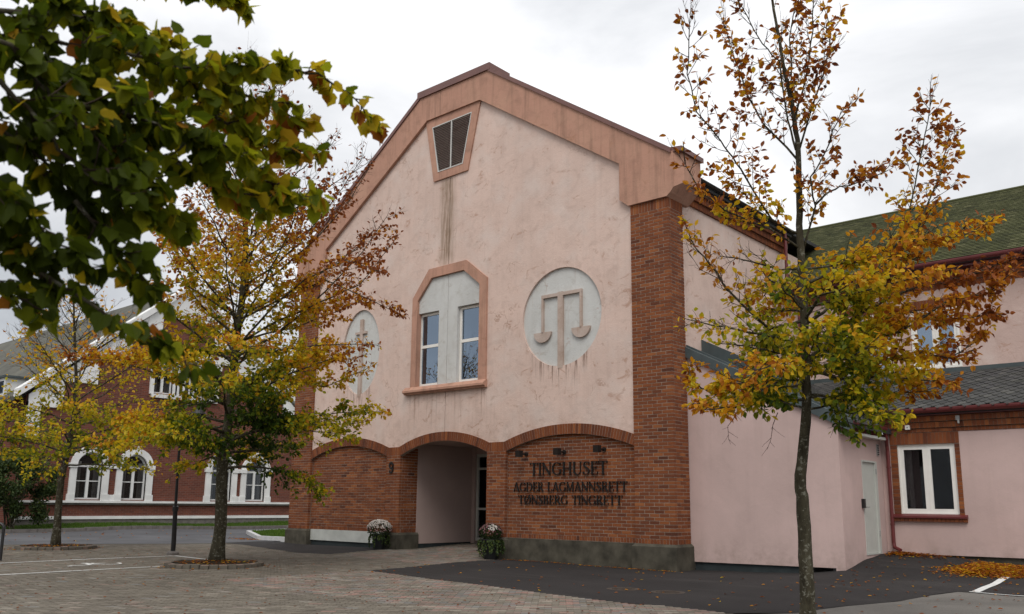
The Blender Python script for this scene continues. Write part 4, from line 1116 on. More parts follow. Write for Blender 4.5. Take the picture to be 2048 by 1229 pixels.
# ================================================================== SIGN LETTERS
def rib(m, mp, pts, w, d0, d1):
    P = [Vector((p[0], p[1])) for p in pts]; n = len(P)
    W = w if hasattr(w, '__len__') else [w] * n
    L, Rr = [], []
    for k in range(n):
        t = (P[min(k + 1, n - 1)] - P[max(k - 1, 0)]).normalized(); nn = Vector((-t.y, t.x)) * W[k] / 2
        L.append(P[k] + nn); Rr.append(P[k] - nn)
    for k in range(n - 1):
        m.prism(mp, [tuple(Rr[k]), tuple(Rr[k + 1]), tuple(L[k + 1]), tuple(L[k])], d0, d1)
TK, TN, SF = .122, .048, .034
def S(x): return [([(x, 0), (x, 1)], TK)]
def foot(x, y, h=.13): return [([(x - h, y), (x + h, y)], SF)]
def ell(cx, cy, rx, ry, a0, a1, n, thick, thin):
    pts = []; ws = []
    for k in range(n + 1):
        a = math.radians(a0 + (a1 - a0) * k / n); pts.append((cx + rx * math.cos(a), cy + ry * math.sin(a)))
        ws.append(thin + (thick - thin) * abs(math.cos(a)) ** 1.3)
    return (pts, ws)
GL = {
 'T': (.78, [([(.39, 0), (.39, .97)], TK), ([(.02, .97), (.76, .97)], TN), ([(.03, .98), (.06, .80)], .04), ([(.75, .98), (.72, .80)], .04)] + foot(.39, .018)),
 'I': (.34, S(.17) + foot(.17, .018) + foot(.17, .982)),
 'N': (.90, [([(.14, 0), (.14, 1)], TN), ([(.10, .98), (.76, .03)], TK), ([(.76, 0), (.76, 1)], TN)] + foot(.14, .018, .10) + foot(.12, .982, .09) + foot(.76, .982, .10)),
 'G': (.92, [ell(.48, .5, .38, .46, 42, 318, 22, TK, TN), ([(.78, .10), (.78, .42)], TK), ([(.76, .95), (.78, .74)], .04), ([(.62, .42), (.90, .42)], SF)]),
 'H': (.92, [([(.18, 0), (.18, 1)], TK), ([(.74, 0), (.74, 1)], TK), ([(.18, .52), (.74, .52)], TN)] + foot(.18, .018) + foot(.18, .982) + foot(.74, .018) + foot(.74, .982)),
 'U': (.88, [([(.17, .98), (.17, .33)], TK), ([(.17, .34)] + [(.44 - .27 * math.cos(math.radians(a)), .30 - .28 * math.sin(math.radians(a))) for a in range(10, 181, 17)], [TK] * 4 + [.09] * 3 + [TN] * 5), ([(.71, .30), (.71, .98)], TN)] + foot(.17, .982) + foot(.71, .982, .10)),
 'S': (.66, [([(.55, .82), (.47, .93), (.33, .97), (.19, .92), (.12, .79), (.16, .66), (.30, .55), (.44, .46), (.54, .34), (.54, .18), (.44, .06), (.30, .02), (.16, .07), (.09, .20)], [.045, TN, TN, .07, .10, .125, TK, TK, .125, .10, .07, TN, TN, .045]), ([(.55, .96), (.56, .76)], .04), ([(.08, .04), (.08, .24)], .04)]),
 'E': (.68, S(.17) + [([(.10, .975), (.58, .975)], SF + .01), ([(.17, .52), (.50, .52)], SF + .01), ([(.10, .022), (.60, .022)], SF + .01), ([(.58, .99), (.56, .80)], .04), ([(.60, .01), (.62, .22)], .04), ([(.49, .61), (.49, .43)], .035)]),
 'A': (.86, [([(.10, .02), (.43, .98)], TN), ([(.41, .99), (.75, .02)], TK), ([(.24, .36), (.63, .36)], .045)] + foot(.10, .018, .09) + foot(.75, .018, .11)),
 'D': (.90, S(.17) + [([(.10, .98), (.40, .98)], SF), ([(.10, .02), (.40, .02)], SF), ell(.38, .5, .40, .47, -88, 88, 16, TK, TN)]),
 'R': (.82, S(.17) + [([(.10, .98), (.40, .98)], SF), ell(.38, .745, .23, .23, -90, 90, 12, TK * .9, TN), ([(.17, .515), (.40, .515)], .045), ([(.38, .51), (.72, .01)], TK)] + foot(.17, .018) + foot(.74, .018, .07)),
 'L': (.66, S(.17) + [([(.06, .022), (.58, .022)], SF + .01), ([(.59, .01), (.61, .24)], .04)] + foot(.17, .982)),
 'M': (1.06, [([(.13, 0), (.17, 1)], TN), ([(.16, .98), (.50, .05)], TK), ([(.50, .04), (.84, .98)], TN), ([(.88, 0), (.86, 1)], TK)] + foot(.13, .018, .09) + foot(.14, .982, .07) + foot(.88, .018, .11) + foot(.90, .982, .08)),
 'B': (.76, S(.17) + [([(.10, .98), (.38, .98)], SF), ([(.10, .02), (.38, .02)], SF), ([(.17, .53), (.38, .53)], .045), ell(.36, .755, .21, .22, -90, 90, 12, TK * .9, TN), ell(.37, .275, .26, .25, -90, 90, 12, TK, TN)]),
 'Ø': (.98, [ell(.48, .5, .38, .46, 0, 360, 30, TK, TN), ([(.16, -.06), (.80, 1.06)], .045)]),
}
def sign_line(root, text, x0, x1, z0, h):
    gap = .06; total = 0; ad = []
    for ch in text:
        wd = .42 if ch == ' ' else GL[ch][0] - .06
        ad.append(wd); total += wd
    total += gap * (len(text) - 1); sx_ = (x1 - x0) / total; x_ = x0
    mp = mapY(0.0)
    for ch, wd in zip(text, ad):
        if ch != ' ':
            m = MB()
            f2 = lambda u, v, d, xo=x_: (xo + (u - .03) * sx_, .07 - d, z0 + v * h)
            for pts, w_ in GL[ch][1]: rib(m, f2, pts, w_, .018, .05)
            for (pu_, pv_) in ((GL[ch][1][0][0][0]), (GL[ch][1][0][0][-1])):
                c0 = f2(pu_, max(.1, min(.9, pv_)), 0); m.box((c0[0] - .006, c0[1] - .03, c0[2] - .006), (c0[0] + .006, c0[1] + .0, c0[2] + .006))
            m.build('letter', 'letter', root)
        x_ += (wd + gap) * sx_
SG = thing('sign_lettering', (-3.2, 0.05, 2.0), 'black raised serif letters naming the court on the brick panel', 'sign')
sign_line(SG, 'TINGHUSET', -4.45, -1.95, 2.24, .335)
sign_line(SG, 'AGDER LAGMANNSRETT', -5.03, -1.37, 1.82, .245)
sign_line(SG, 'TØNSBERG TINGRETT', -4.85, -1.52, 1.49, .235)
m = MB(); f2 = lambda u, v, d: (-10.06 + u * .23, -.03 - d, 2.38 + v * .345)
rib(m, f2, [(.5 + .36 * math.cos(math.radians(a)), .68 + .25 * math.sin(math.radians(a))) for a in range(0, 361, 20)], .15, .012, .035)
rib(m, f2, [(.86, .70), (.85, .45), (.76, .2), (.58, .08), (.40, .06), (.24, .12), (.16, .22)], .15, .012, .035)
tag(m.build('house_number', 'letter'), 'black figure 9 on the narrow brick pier left of the entrance', 'house number')
# three up-down spot lamps over the letters
for x_, z_, lb in ((-4.62, 2.81, 'brown cube wall spotlight above the letters, leftmost of the three'), (-3.33, 2.83, 'brown cube wall spotlight above the letters, middle of the three'), (-2.07, 2.86, 'brown cube wall spotlight above the letters, rightmost of the three')):
    lt = thing('wall_spotlight', (x_, .06, z_), lb, 'wall lamp', 'spotlights over the sign')
    MB().box((x_ - .075, -.30, z_ - .085), (x_ + .075, -.15, z_ + .085)).build('lamp_body', 'fixture', lt)
    MB().tube([(x_ + .02, -.15, z_), (x_ + .02, .03, z_)], .022, 8).build('arm', 'fixture', lt)
    MB().tube([(x_ + .02, .03, z_), (x_ + .02, .072, z_)], .055, 14).build('wall_plate', 'fixture', lt)
    MB().box((x_ - .06, -.285, z_ - .090), (x_ + .06, -.165, z_ - .0855)).build('lens', 'grey_metal', lt)

# ================================================================== FAR BRICK BUILDING
FX = -31.2; PF = mapX(FX)
FB = thing('brick_hall', (FX - 3, 4.4, .3), 'dark red brick building with white arched windows and stepped white gable', 'building')
Y0, Y1, YM = -3.0, 11.8, 4.4; EZ, AZ_ = 6.1, 12.4
MB().prism(PF, [(Y0, .3), (Y1, .3), (Y1, EZ), (YM, AZ_), (Y0, EZ)], -.4, -.3).build('backing', 'void', FB)
wins = []
for c0 in (0.0, 2.15, 6.8, 8.85): wins.append((c0 - .60, c0 + .60, 1.50, 3.05))
ups = [(2.72, 3.72, 6.75, 8.35), (4.04, 4.76, 6.75, 8.75), (5.08, 6.08, 6.75, 8.35)]
def archloop(a, c, z0, zs, g=0.0, n=14):
    r_ = (c - a) / 2 + g
    return [(a - g, z0)] + [(c + g, z0)] + [((a + c) / 2 + r_ * math.cos(math.pi * k / n), zs + r_ * math.sin(math.pi * k / n)) for k in range(n + 1)]
w = MB()
w.plate(PF, [[(Y0, .62), (Y1, .62), (Y1, EZ), (YM, AZ_), (Y0, EZ)]] + [archloop(a, c, z0, zs) for a, c, z0, zs in wins + ups], -.3, 0)
w.build('wall', 'far_brick', FB)
MB().mbox(PF, Y0, Y1, .0, .60, -.3, .04).build('stone_base', 'kerb', FB)
MB().mbox(PF, Y0, Y1, .60, .74, -.2, .09).build('base_band', 'far_white', FB)
s_ = MB(); s_.mbox(PF, Y0, Y1, 1.34, 1.44, -.2, .16); s_.build('sill_band', 'far_white', FB); MB().mbox(PF, Y0, Y1, 1.25, 1.338, -.2, .09).build('sill_moulding', 'kerb', FB)
for (a, c, z0, zs) in wins + ups:
    up = (a, c, z0, zs) in ups
    tw = .30 if not up else .20
    t_ = MB(); t_.plate(PF, [archloop(a - .001, c + .001, z0 - .06, zs, tw), list(reversed(archloop(a, c, z0 - .05, zs)))], -.25, .10)
    t_.mbox(PF, a - tw - .07, a - tw + .30, zs - .10, zs + .10, -.1, .14); t_.mbox(PF, c + tw - .30, c + tw + .07, zs - .10, zs + .10, -.1, .14)
    if not up:
        t_.mbox(PF, a - tw - .05, a - .02, z0 - .06, z0 + .24, -.1, .135); t_.mbox(PF, c + .02, c + tw + .05, z0 - .06, z0 + .24, -.1, .135)
        t_.mbox(PF, (a + c) / 2 - .16, (a + c) / 2 + .16, zs + .62, zs + 1.02, -.1, .16)
    wo_ = t_.build('window', 'far_white', FB)
    f = MB(); fw = .07; zt = zs - .02
    lp = archloop(a, c, z0, zs); lp2 = archloop(a + fw, c - fw, z0 + fw, zs)
    f.plate(PF, [lp, lp2], -.22, -.12); f.mbox(PF, a + fw, c - fw, zt - .05, zt + .05, -.21, -.11)
    mid = (a + c) / 2; f.mbox(PF, mid - .06, mid + .06, z0 + fw, zt - .05, -.21, -.105); zq = z0 + (zt - z0) * .55
    f.mbox(PF, a + fw, mid - .06, zq - .02, zq + .02, -.20, -.13); f.mbox(PF, mid + .06, c - fw, zq - .02, zq + .02, -.20, -.13)
    f.build('frame', 'far_white', wo_)
    for u0, u1 in ((a + fw, mid - .06), (mid + .06, c - fw)):
        for v0, v1 in ((z0 + fw, zq - .02), (zq + .02, zt - .05)): MB().mbox(PF, u0, u1, v0, v1, -.185, -.178).build('pane', 'glass', wo_)
    p_ = MB(); p_.plate(PF, [[(a + fw, zt + .05), (c - fw, zt + .05)] + [((a + c) / 2 + ((c - a) / 2 - fw) * math.cos(math.pi * k / 12), zs + ((c - a) / 2 - fw) * math.sin(math.pi * k / 12)) for k in range(1, 12)]], -.185, -.178); p_.build('pane', 'glass', wo_)
    cu = MB()
    for sd_ in (a + .02, c - .30):
        for k in range(6): cu.mbox(PF, sd_ + k * .05, sd_ + k * .05 + .045, z0 - .1, zs + .2, -.28 - (k % 2) * .012, -.262 - (k % 2) * .012)
    cu.build('curtain', 'curtain', wo_)
for c0, c1 in ((.90, 1.25), (7.70, 7.95)):      # link between the paired windows
    MB().mbox(PF, c0, c1, 2.95, 3.15, -.1, .09).build('window_link', 'far_white', FB); MB().mbox(PF, c0, c1, 1.44, 1.72, -.1, .09).build('window_link', 'far_white', FB)
MB().mbox(PF, 2.6, 6.2, 6.52, 6.70, -.1, .16).build('upper_sill', 'far_white', FB)
MB().mbox(PF, 5.95, 7.2, 8.6, 9.0, -.1, .12).build('upper_sill', 'far_white', FB)
# white stepped raking cornice
st = MB(); n = 5
for sd_ in (1, -1):
    Ys, Ye = (Y0, YM) if sd_ > 0 else (Y1, YM)
    for k in range(n):
        ya = Ys + (Ye - Ys) * k / n; yb = Ys + (Ye - Ys) * (k + 1) / n
        za = EZ + (AZ_ - EZ) * k / n; zb = EZ + (AZ_ - EZ) * (k + 1) / n
        lo = za - .50
        st.prism(PF, [(ya, lo), (yb, lo), (yb, zb), (ya, za)] if sd_ > 0 else [(yb, lo), (ya, lo), (ya, za), (yb, zb)], -.1, .10)
    dy = .25 * sd_
    st.prism(PF, [(Ys - dy * 2, EZ - .15), (Ye, AZ_ - .02), (Ye, AZ_ + .32), (Ys - dy * 2, EZ + .22)] if sd_ > 0 else [(Ye, AZ_ - .02), (Ys - dy * 2, EZ - .15), (Ys - dy * 2, EZ + .22), (Ye, AZ_ + .32)], -.35, .26)
    st.mbox(PF, min(Ys, Ys + .55 * sd_), max(Ys, Ys + .55 * sd_), 4.2, EZ - .3, -.2, .12)
st.build('gable_cornice', 'far_white', FB)
r = MB()
for sd_ in (1, -1):
    Ys = Y0 - .5 if sd_ > 0 else Y1 + .5
    q = [(FX - .3, Ys, EZ - .1), (FX - .3, YM, AZ_ + .12), (FX - 34, YM, AZ_ + .12), (FX - 34, Ys, EZ - .1)]
    i = len(r.v); r.v += q + [(x_, y_, z_ - .2) for x_, y_, z_ in q]
    for f_ in ((0, 1, 2, 3), (7, 6, 5, 4), (0, 4, 5, 1), (1, 5, 6, 2), (2, 6, 7, 3), (3, 7, 4, 0)): r.face(tuple(i + k for k in f_))
RF = r.build('roof', 'far_roof', FB)
MB().box((FX - 34, Y0, .2), (FX - .41, Y0 + .3, EZ - .1)).build('side_wall', 'far_brick', FB)
# glazed dormer and skylights on the left slope
d = MB(); d.box((FX - 4.6, Y0 - .35, 6.15), (FX - 2.0, Y0 + 1.2, 7.0)); do = d.build('dormer', 'far_white', FB)
for k in range(3): MB().box((FX - 4.45 + k * .82, Y0 - .38, 6.3), (FX - 3.75 + k * .82, Y0 - .345, 6.85)).build('pane', 'glass_blue', do)
MB().box((FX - 4.75, Y0 - .45, 7.0), (FX - 1.85, Y0 + 1.4, 7.1)).build('dormer_roof', 'flashing', do)
# lower dark-roofed block beyond, to the left
LB = thing('dark_roof_house', (FX - 22, -9, .3), 'dark steep-roofed house behind the brick hall, far left', 'building')
MB().box((FX - 30, -16, .2), (FX - 14, -4.5, 7.2)).build('wall', 'far_brick', LB)
r = MB(); q = [(FX - 31, -17, 7.0), (FX - 13.5, -17, 7.0), (FX - 13.5, -10, 12.6), (FX - 31, -10, 12.6), (FX - 13.5, -3.2, 7.0), (FX - 31, -3.2, 7.0)]
r.v = q; r.face((0, 1, 2, 3)); r.face((3, 2, 4, 5)); r.face((1, 4, 2)); r.face((0, 3, 5)); r.build('roof', 'dark_roof', LB)
for yy in (-13.2, -7.6):
    zz = 7.2
    wv = MB(); wv.box((FX - 13.98, yy - .5, 3.2), (FX - 13.9, yy + .5, 5.0)); wvo = wv.build('window', 'far_white', LB)
    MB().box((FX - 13.9, yy - .42, 3.3), (FX - 13.88, yy - .03, 4.9)).build('pane', 'glass', wvo); MB().box((FX - 13.9, yy + .03, 3.3), (FX - 13.88, yy + .42, 4.9)).build('pane', 'glass', wvo)
sk = MB(); sk.box((FX - 13.6, -13.6, 8.6), (FX - 13.3, -12.6, 9.5)); sko = sk.build('skylight', 'far_white', LB)
MB().box((FX - 13.3, -13.5, 8.7), (FX - 13.27, -12.7, 9.4)).build('pane', 'glass_blue', sko)

# building across the street behind the viewer: seen only as a reflection in the upper window
OB = thing('opposite_house', (-6, -46, 0), 'grey-roofed house across the street, seen only reflected in the upper window', 'building')
MB().box((-30, -56, -.3), (12, -44, 8.5)).build('wall', 'far_white', OB)
r = MB(); r.v = [(-31, -57, 8.3), (13, -57, 8.3), (13, -50, 13), (-31, -50, 13), (13, -43, 8.3), (-31, -43, 8.3)]
r.face((0, 1, 2, 3)); r.face((3, 2, 4, 5)); r.face((1, 4, 2)); r.face((0, 3, 5)); r.build('roof', 'dark_roof', OB)
for k in range(9):
    x_ = -28 + k * 4.5; wv = MB(); wv.box((x_, -44.02, 4.5), (x_ + 1.5, -43.95, 6.6)); wv.build('window', 'room', OB)

# ================================================================== STREET FURNITURE
LPT = thing('lamp_post', (-11.98, -5.87, .06), 'slim black lamp post with bent top between the two left trees', 'lamp post')
m = MB(); m.tube([(-11.98, -5.87, .10), (-11.94, -5.89, .40), (-11.80, -5.99, 1.25)], [.062, .062, .058], 12); m.build('lower_pole', 'black_metal', LPT)
m = MB(); m.tube([(-11.80, -5.99, 1.22), (-11.78, -6.0, 1.34)], [.078, .078], 12); m.build('collar', 'black_metal', LPT)
arcp = [(-11.80, -5.99, 1.3), (-11.6, -6.12, 2.43), (-11.36, -6.25, 3.75), (-11.31, -6.27, 4.05)]
for k in range(1, 9):
    a = math.pi * k / 8; arcp.append((-11.31 + .22 * (1 - math.cos(a)) * .75, -6.27 + .22 * (1 - math.cos(a)) * .66, 4.05 + .22 * math.sin(a)))
m = MB(); m.tube(arcp, [.040, .036, .032] + [.026] * (len(arcp) - 3), 10); m.build('upper_pole', 'black_metal', LPT)
e = arcp[-1]; m = MB(); m.lathe((e[0], e[1], e[2] - .30), [(.19, 0), (.20, .02), (.12, .14), (.05, .22), (.03, .30)], 18); m.build('lamp_shade', 'black_metal', LPT)
m = MB(); m.lathe((e[0], e[1], e[2] - .36), [(.05, 0), (.08, .03), (.08, .06), (.05, .1)], 12); m.build('bulb_glass', 'glass', LPT)
m = MB(); m.lathe((-11.98, -5.87, .03), [(.16, 0), (.16, .08), (.13, .12), (.07, .13)], 16); m.build('base', 'kerb', LPT)

m = MB()
z_ = gzc(-12.4, -10); p0 = Vector((-12.32, -9.99, z_)); dv = Vector((-.75, -.66, 0))
pts = [p0, p0 + Vector((0, 0, .74))] + [p0 + dv * (.12 * (1 - math.cos(a))) + Vector((0, 0, .74 + .12 * math.sin(a))) for a in [math.pi / 2 * k / 5 for k in range(1, 6)]] + \
      [p0 + dv * .70 + Vector((0, 0, .86))] + [p0 + dv * (.70 + .12 * math.sin(a)) + Vector((0, 0, .74 + .12 * math.cos(a))) for a in [math.pi / 2 * k / 5 for k in range(1, 6)]] + [p0 + dv * .82]
m.tube(pts, .035, 10)
HP = thing('bicycle_stand', tuple(p0), 'black tubular hoop stand cut by the left edge', 'bicycle stand')
m.build('hoop', 'black_metal', HP)
for q in (p0, p0 + dv * .82): MB().lathe((q.x, q.y, q.z - .01), [(.07, 0), (.07, .018), (.04, .02)], 14).build('foot_plate', 'black_metal', HP)

# tree pits: ring of set stones, soil and leaves
def tree_pit(x, y, r, label):
    z = gzc(x, y); root = thing('tree_pit', (x, y, z), label, 'tree pit', 'stone rings round the street trees')
    MB().lathe((x, y, z), [(r - .08, -.05), (r - .1, .05), (.25, .075), (.01, .085)], 30).build('soil', 'soil', root)
    n = 34; ms = []
    for k in range(5):
        m = MB(); w = 2 * math.pi * r / n * .46; h = .085 + k * .003
        i = 0; m.v = [(-.07, -w, -.1), (.07, -w * 1.05, -.1), (.07, w * 1.05, -.1), (-.07, w, -.1), (-.07, -w, h), (.062, -w * 1.03, h - .012), (.062, w * 1.03, h - .012), (-.07, w, h)]
        for f in ((0, 3, 2, 1), (4, 5, 6, 7), (0, 1, 5, 4), (1, 2, 6, 5), (2, 3, 7, 6), (3, 0, 4, 7)): m.face(f, R.choice([.0, .05, .1, .2, .69]))
        ms.append(m.mesh('kerb_stone', 'paver'))
    for k in range(n):
        a = 2 * math.pi * k / n; o = bpy.data.objects.new('kerb_stone', ms[k % 5]); COL.objects.link(o)
        o.location = (x + r * math.cos(a), y + r * math.sin(a), z + R.uniform(-.006, .006)); o.rotation_euler = (0, 0, a); attach(o, root)
tree_pit(-7.6, -7.2, 1.0, 'ring of set stones round the bigger left tree')
tree_pit(-16.15, -7.2, 1.0, 'ring of set stones round the small tree near the left edge')

# ================================================================== FOLIAGE TOOLS
def leaf(m, p, d, nrm, L, W, tone, heart=False):
    d = d.normalized(); s = d.cross(nrm)
    if s.length < 1e-4: s = Vector((1, 0, 0))
    s.normalize(); n = s.cross(d).normalized(); i = len(m.v)
    f = R.uniform(.02, .14) * L; dr = -R.uniform(.0, .22) * L
    if heart:
        prof = ((.02, 0, 0), (-.07, .17, .5), (-.04, .36, .9), (.12, .50, 1), (.34, .54, 1), (.56, .46, .8), (.76, .29, .6), (.90, .11, .3), (1.04, 0, 0))
    else:
        prof = ((0, 0, 0), (.16, .30, .7), (.42, .5, 1), (.70, .38, .8), (1.0, 0, 0))
    if heart:
        q_ = R.uniform(.88, 1.1); prof = [(a + (R.uniform(-.03, .03) if 0 < k < len(prof) - 1 else 0), b_ * q_ * ((1.10 if k % 2 else .90) + R.uniform(-.05, .05)), c) for k, (a, b_, c) in enumerate(prof)]
    base = [p + d * (a * L) + n * (dr * a * a) for a, b_, c in prof]
    left = [base[k] + s * (prof[k][1] * W) + n * (f * prof[k][2]) for k in range(1, len(prof) - 1)]
    right = [base[k] - s * (prof[k][1] * W) + n * (f * prof[k][2]) for k in range(1, len(prof) - 1)]
    k = len(left)
    m.v += [tuple(base[0])] + [tuple(q) for q in left] + [tuple(base[-1])] + [tuple(q) for q in right]
    m.face(tuple([i] + list(range(i + 1, i + 1 + k)) + [i + 1 + k]), tone)
    m.face(tuple([i + 1 + k] + list(range(i + 1 + 2 * k, i + 1 + k, -1)) + [i]), tone)
def rv(): 
    while True:
        v = Vector((R.uniform(-1, 1), R.uniform(-1, 1), R.uniform(-1, 1)))
        if .05 < v.length < 1: return v.normalized()
def plen(pts): return sum((pts[k + 1] - pts[k]).length for k in range(len(pts) - 1))
def pat(pts, t):
    L = plen(pts) * t
    for k in range(len(pts) - 1):
        s = (pts[k + 1] - pts[k]).length
        if L <= s or k == len(pts) - 2:
            return pts[k].lerp(pts[k + 1], max(0, min(1, L / max(s, 1e-6)))), (pts[k + 1] - pts[k]).normalized()
        L -= s
def twigpath(p, d, L, up=.15, n=4, wob=.18):
    out = [p.copy()]; d = d.normalized()
    for k in range(n):
        d = (d + rv() * wob + Vector((0, 0, up)) * .35).normalized(); out.append(out[-1] + d * (L / n))
    return out
class Tree:
    def __init__(s, tonefn, densfn, leafL, leafW, heart=False, droop=.35, flat=.75):
        s.wood = MB(); s.twigs = MB(); s.leaves = []; s.tone = tonefn; s.dens = densfn; s.L = leafL; s.W = leafW; s.heart = heart; s.droop = droop; s.flat = flat
    def addleaf(s, p, d):
        pr = s.dens(p)
        if R.random() > pr: return
        dd = (d + rv() * .75 + Vector((0, 0, -s.droop))).normalized()
        nn = (Vector((0, 0, 1)) * s.flat + rv() * .75).normalized(); k = R.uniform(.7, 1.15)
        s.leaves.append((p, dd, nn, s.L * k, s.W * k * R.uniform(.85, 1.1), max(0, min(1, s.tone(p)))))
    def leafy(s, pts, gap, bare=0.0):
        L = plen(pts); n = max(2, int(L / gap))
        for k in range(n):
            t = bare + (1 - bare) * (k + R.random()) / n
            p, d = pat(pts, min(t, 1)); side = d.cross(rv()).normalized()
            q = p + side * .012
            s.addleaf(q, (d * .5 + side).normalized())
        p, d = pat(pts, 1.0); s.addleaf(p, d)
    def limb(s, pts, r0, sec=.2, seclen=.55, gap=.05, start=.18, up=.2, sub=2, r1=.006, n=6):
        pts = [Vector(p) for p in pts]; L = plen(pts); m = len(pts)
        # soften the polyline
        fine = []
        for k in range(m - 1):
            a, c = pts[k], pts[k + 1]
            for q in range(3): fine.append(a.lerp(c, q / 3) + (rv() * .012 if (k or q) else Vector()))
        fine.append(pts[-1]); M_ = len(fine)
        s.wood.tube(fine, [r0 + (r1 - r0) * (k / (M_ - 1)) ** .8 for k in range(M_)], n)
        cnt = max(2, int(L * (1 - start) / sec)); side = 1
        for k in range(cnt):
            t = start + (1 - start) * (k + R.uniform(.2, .8)) / cnt
            p, d = pat(fine, t); side = -side
            h = d.cross(Vector((0, 0, 1)));
            if h.length < .05: h = rv()
            h = (h.normalized() * side + rv() * .45).normalized()
            l = seclen * (1.0 - .55 * t) * R.uniform(.6, 1.25)
            tw = twigpath(p, d * .75 + h * .9, l, up, 4)
            s.twigs.tube(tw, [.0065, .005, .004, .003, .002], 3, cap=False); s.leafy(tw, gap, .12)
            for q in range(sub):
                p2, d2 = pat(tw, R.uniform(.25, .85)); tw2 = twigpath(p2, d2 + rv() * .8, l * R.uniform(.35, .6), up, 3)
                s.twigs.tube(tw2, [.004, .0032, .0025, .0018], 3, cap=False); s.leafy(tw2, gap, .05)
        tw = twigpath(fine[-1], fine[-1] - fine[-2], seclen * .35, up, 3); s.twigs.tube(tw, [.005, .004, .003, .002], 3, cap=False); s.leafy(tw, gap)
    def bare(s, pts, r0=.006):
        pts = [Vector(p) for p in pts]; s.twigs.tube(pts, [r0 * (1 - .7 * k / (len(pts) - 1)) for k in range(len(pts))], 4)
        for k in range(5):
            p, d = pat(pts, R.uniform(.2, .95)); tw = twigpath(p, d + rv() * .9, R.uniform(.08, .22), .1, 3); s.twigs.tube(tw, [.003, .0025, .002, .0015], 3, cap=False)
    def spray(s, p, d, L, n=5):
        for k in range(n):
            tw = twigpath(p, d + rv() * .5, L * R.uniform(.5, 1), .25, 5, .12); s.twigs.tube(tw, [.004, .0034, .003, .0025, .002, .0014], 3, cap=False)
            for q in range(3):
                p2, d2 = pat(tw, R.uniform(.3, .8)); t2 = twigpath(p2, d2 + rv() * .6, L * .25, .2, 3); s.twigs.tube(t2, [.0025, .002, .0016, .0012], 3, cap=False)
            s.leafy(tw, .22, .2)
    def finish(s, root, mat, nparts, trunkname='limbs'):
        s.wood.build(trunkname, 'bark', root, smooth=True); s.twigs.build('twigs', 'twig', root, kind='stuff')
        s.leaves.sort(key=lambda l: (0 if inview(l[0], -10) else 1, camdist(l[0]) / l[3]))
        c = MB()
        if nparts:
            bank = []
            for q in range(8):
                row = []
                for t in range(9):
                    m = MB(); st_ = R.getstate(); R.seed(q); leaf(m, Vector((0, 0, 0)), Vector((1, 0, 0)), Vector((0, 0, 1)), s.L, s.W, t / 8.0, s.heart); R.setstate(st_)
                    row.append(m.mesh('leaf', mat))
                bank.append(row)
        for i, (p, d, n, L, W, t) in enumerate(s.leaves):
            if i < nparts:
                o = bpy.data.objects.new('leaf', bank[R.randrange(8)][int(round(t * 8))]); COL.objects.link(o)
                sd_ = d.cross(n).normalized(); nn = sd_.cross(d).normalized(); k = L / s.L
                o.matrix_world = Matrix(((d.x, -sd_.x, nn.x, p.x), (d.y, -sd_.y, nn.y, p.y), (d.z, -sd_.z, nn.z, p.z), (0, 0, 0, 1))) @ Matrix.Scale(k, 4)
                lm = o.matrix_world.copy(); attach(o, root); o.matrix_basis = lm
            else: leaf(c, p, d, n, L, W, t, s.heart)
        c.build('crown', mat, root, kind='stuff')
        return len(s.leaves)
def trunk(root, pts, r0, r1, flare=1.35):
    pts = [Vector(p) for p in pts]; fine = []
    for k in range(len(pts) - 1):
        for q in range(3): fine.append(pts[k].lerp(pts[k + 1], q / 3) + rv() * .008)
    fine.append(pts[-1]); n = len(fine); fine[0] = fine[0] - Vector((0, 0, .08))
    m = MB(); m.tube(fine, [(r0 + (r1 - r0) * (k / (n - 1)) ** .75) * (flare if k == 0 else (1 + (flare - 1) * .35 if k == 1 else 1)) * R.uniform(.97, 1.04) for k in range(n)], 14)
    m.build('trunk', 'bark', root, smooth=True)
T1_TRUNK = [
  [(6.06,-7.19,0.00),(6.10,-7.27,0.49),(6.14,-7.38,1.10),(6.18,-7.46,1.58),(6.17,-7.51,1.73),(6.25,-7.55,2.18),(6.34,-7.59,2.67),(6.40,-7.69,3.27),(6.45,-7.79,3.87),(6.49,-7.88,4.36),(6.53,-7.97,4.90),(6.57,-8.05,5.32),(6.62,-8.12,5.80),(6.63,-8.20,6.17),(6.61,-8.32,6.59),(6.60,-8.43,7.01),(6.59,-8.56,7.49),(6.58,-8.68,7.97)],
]
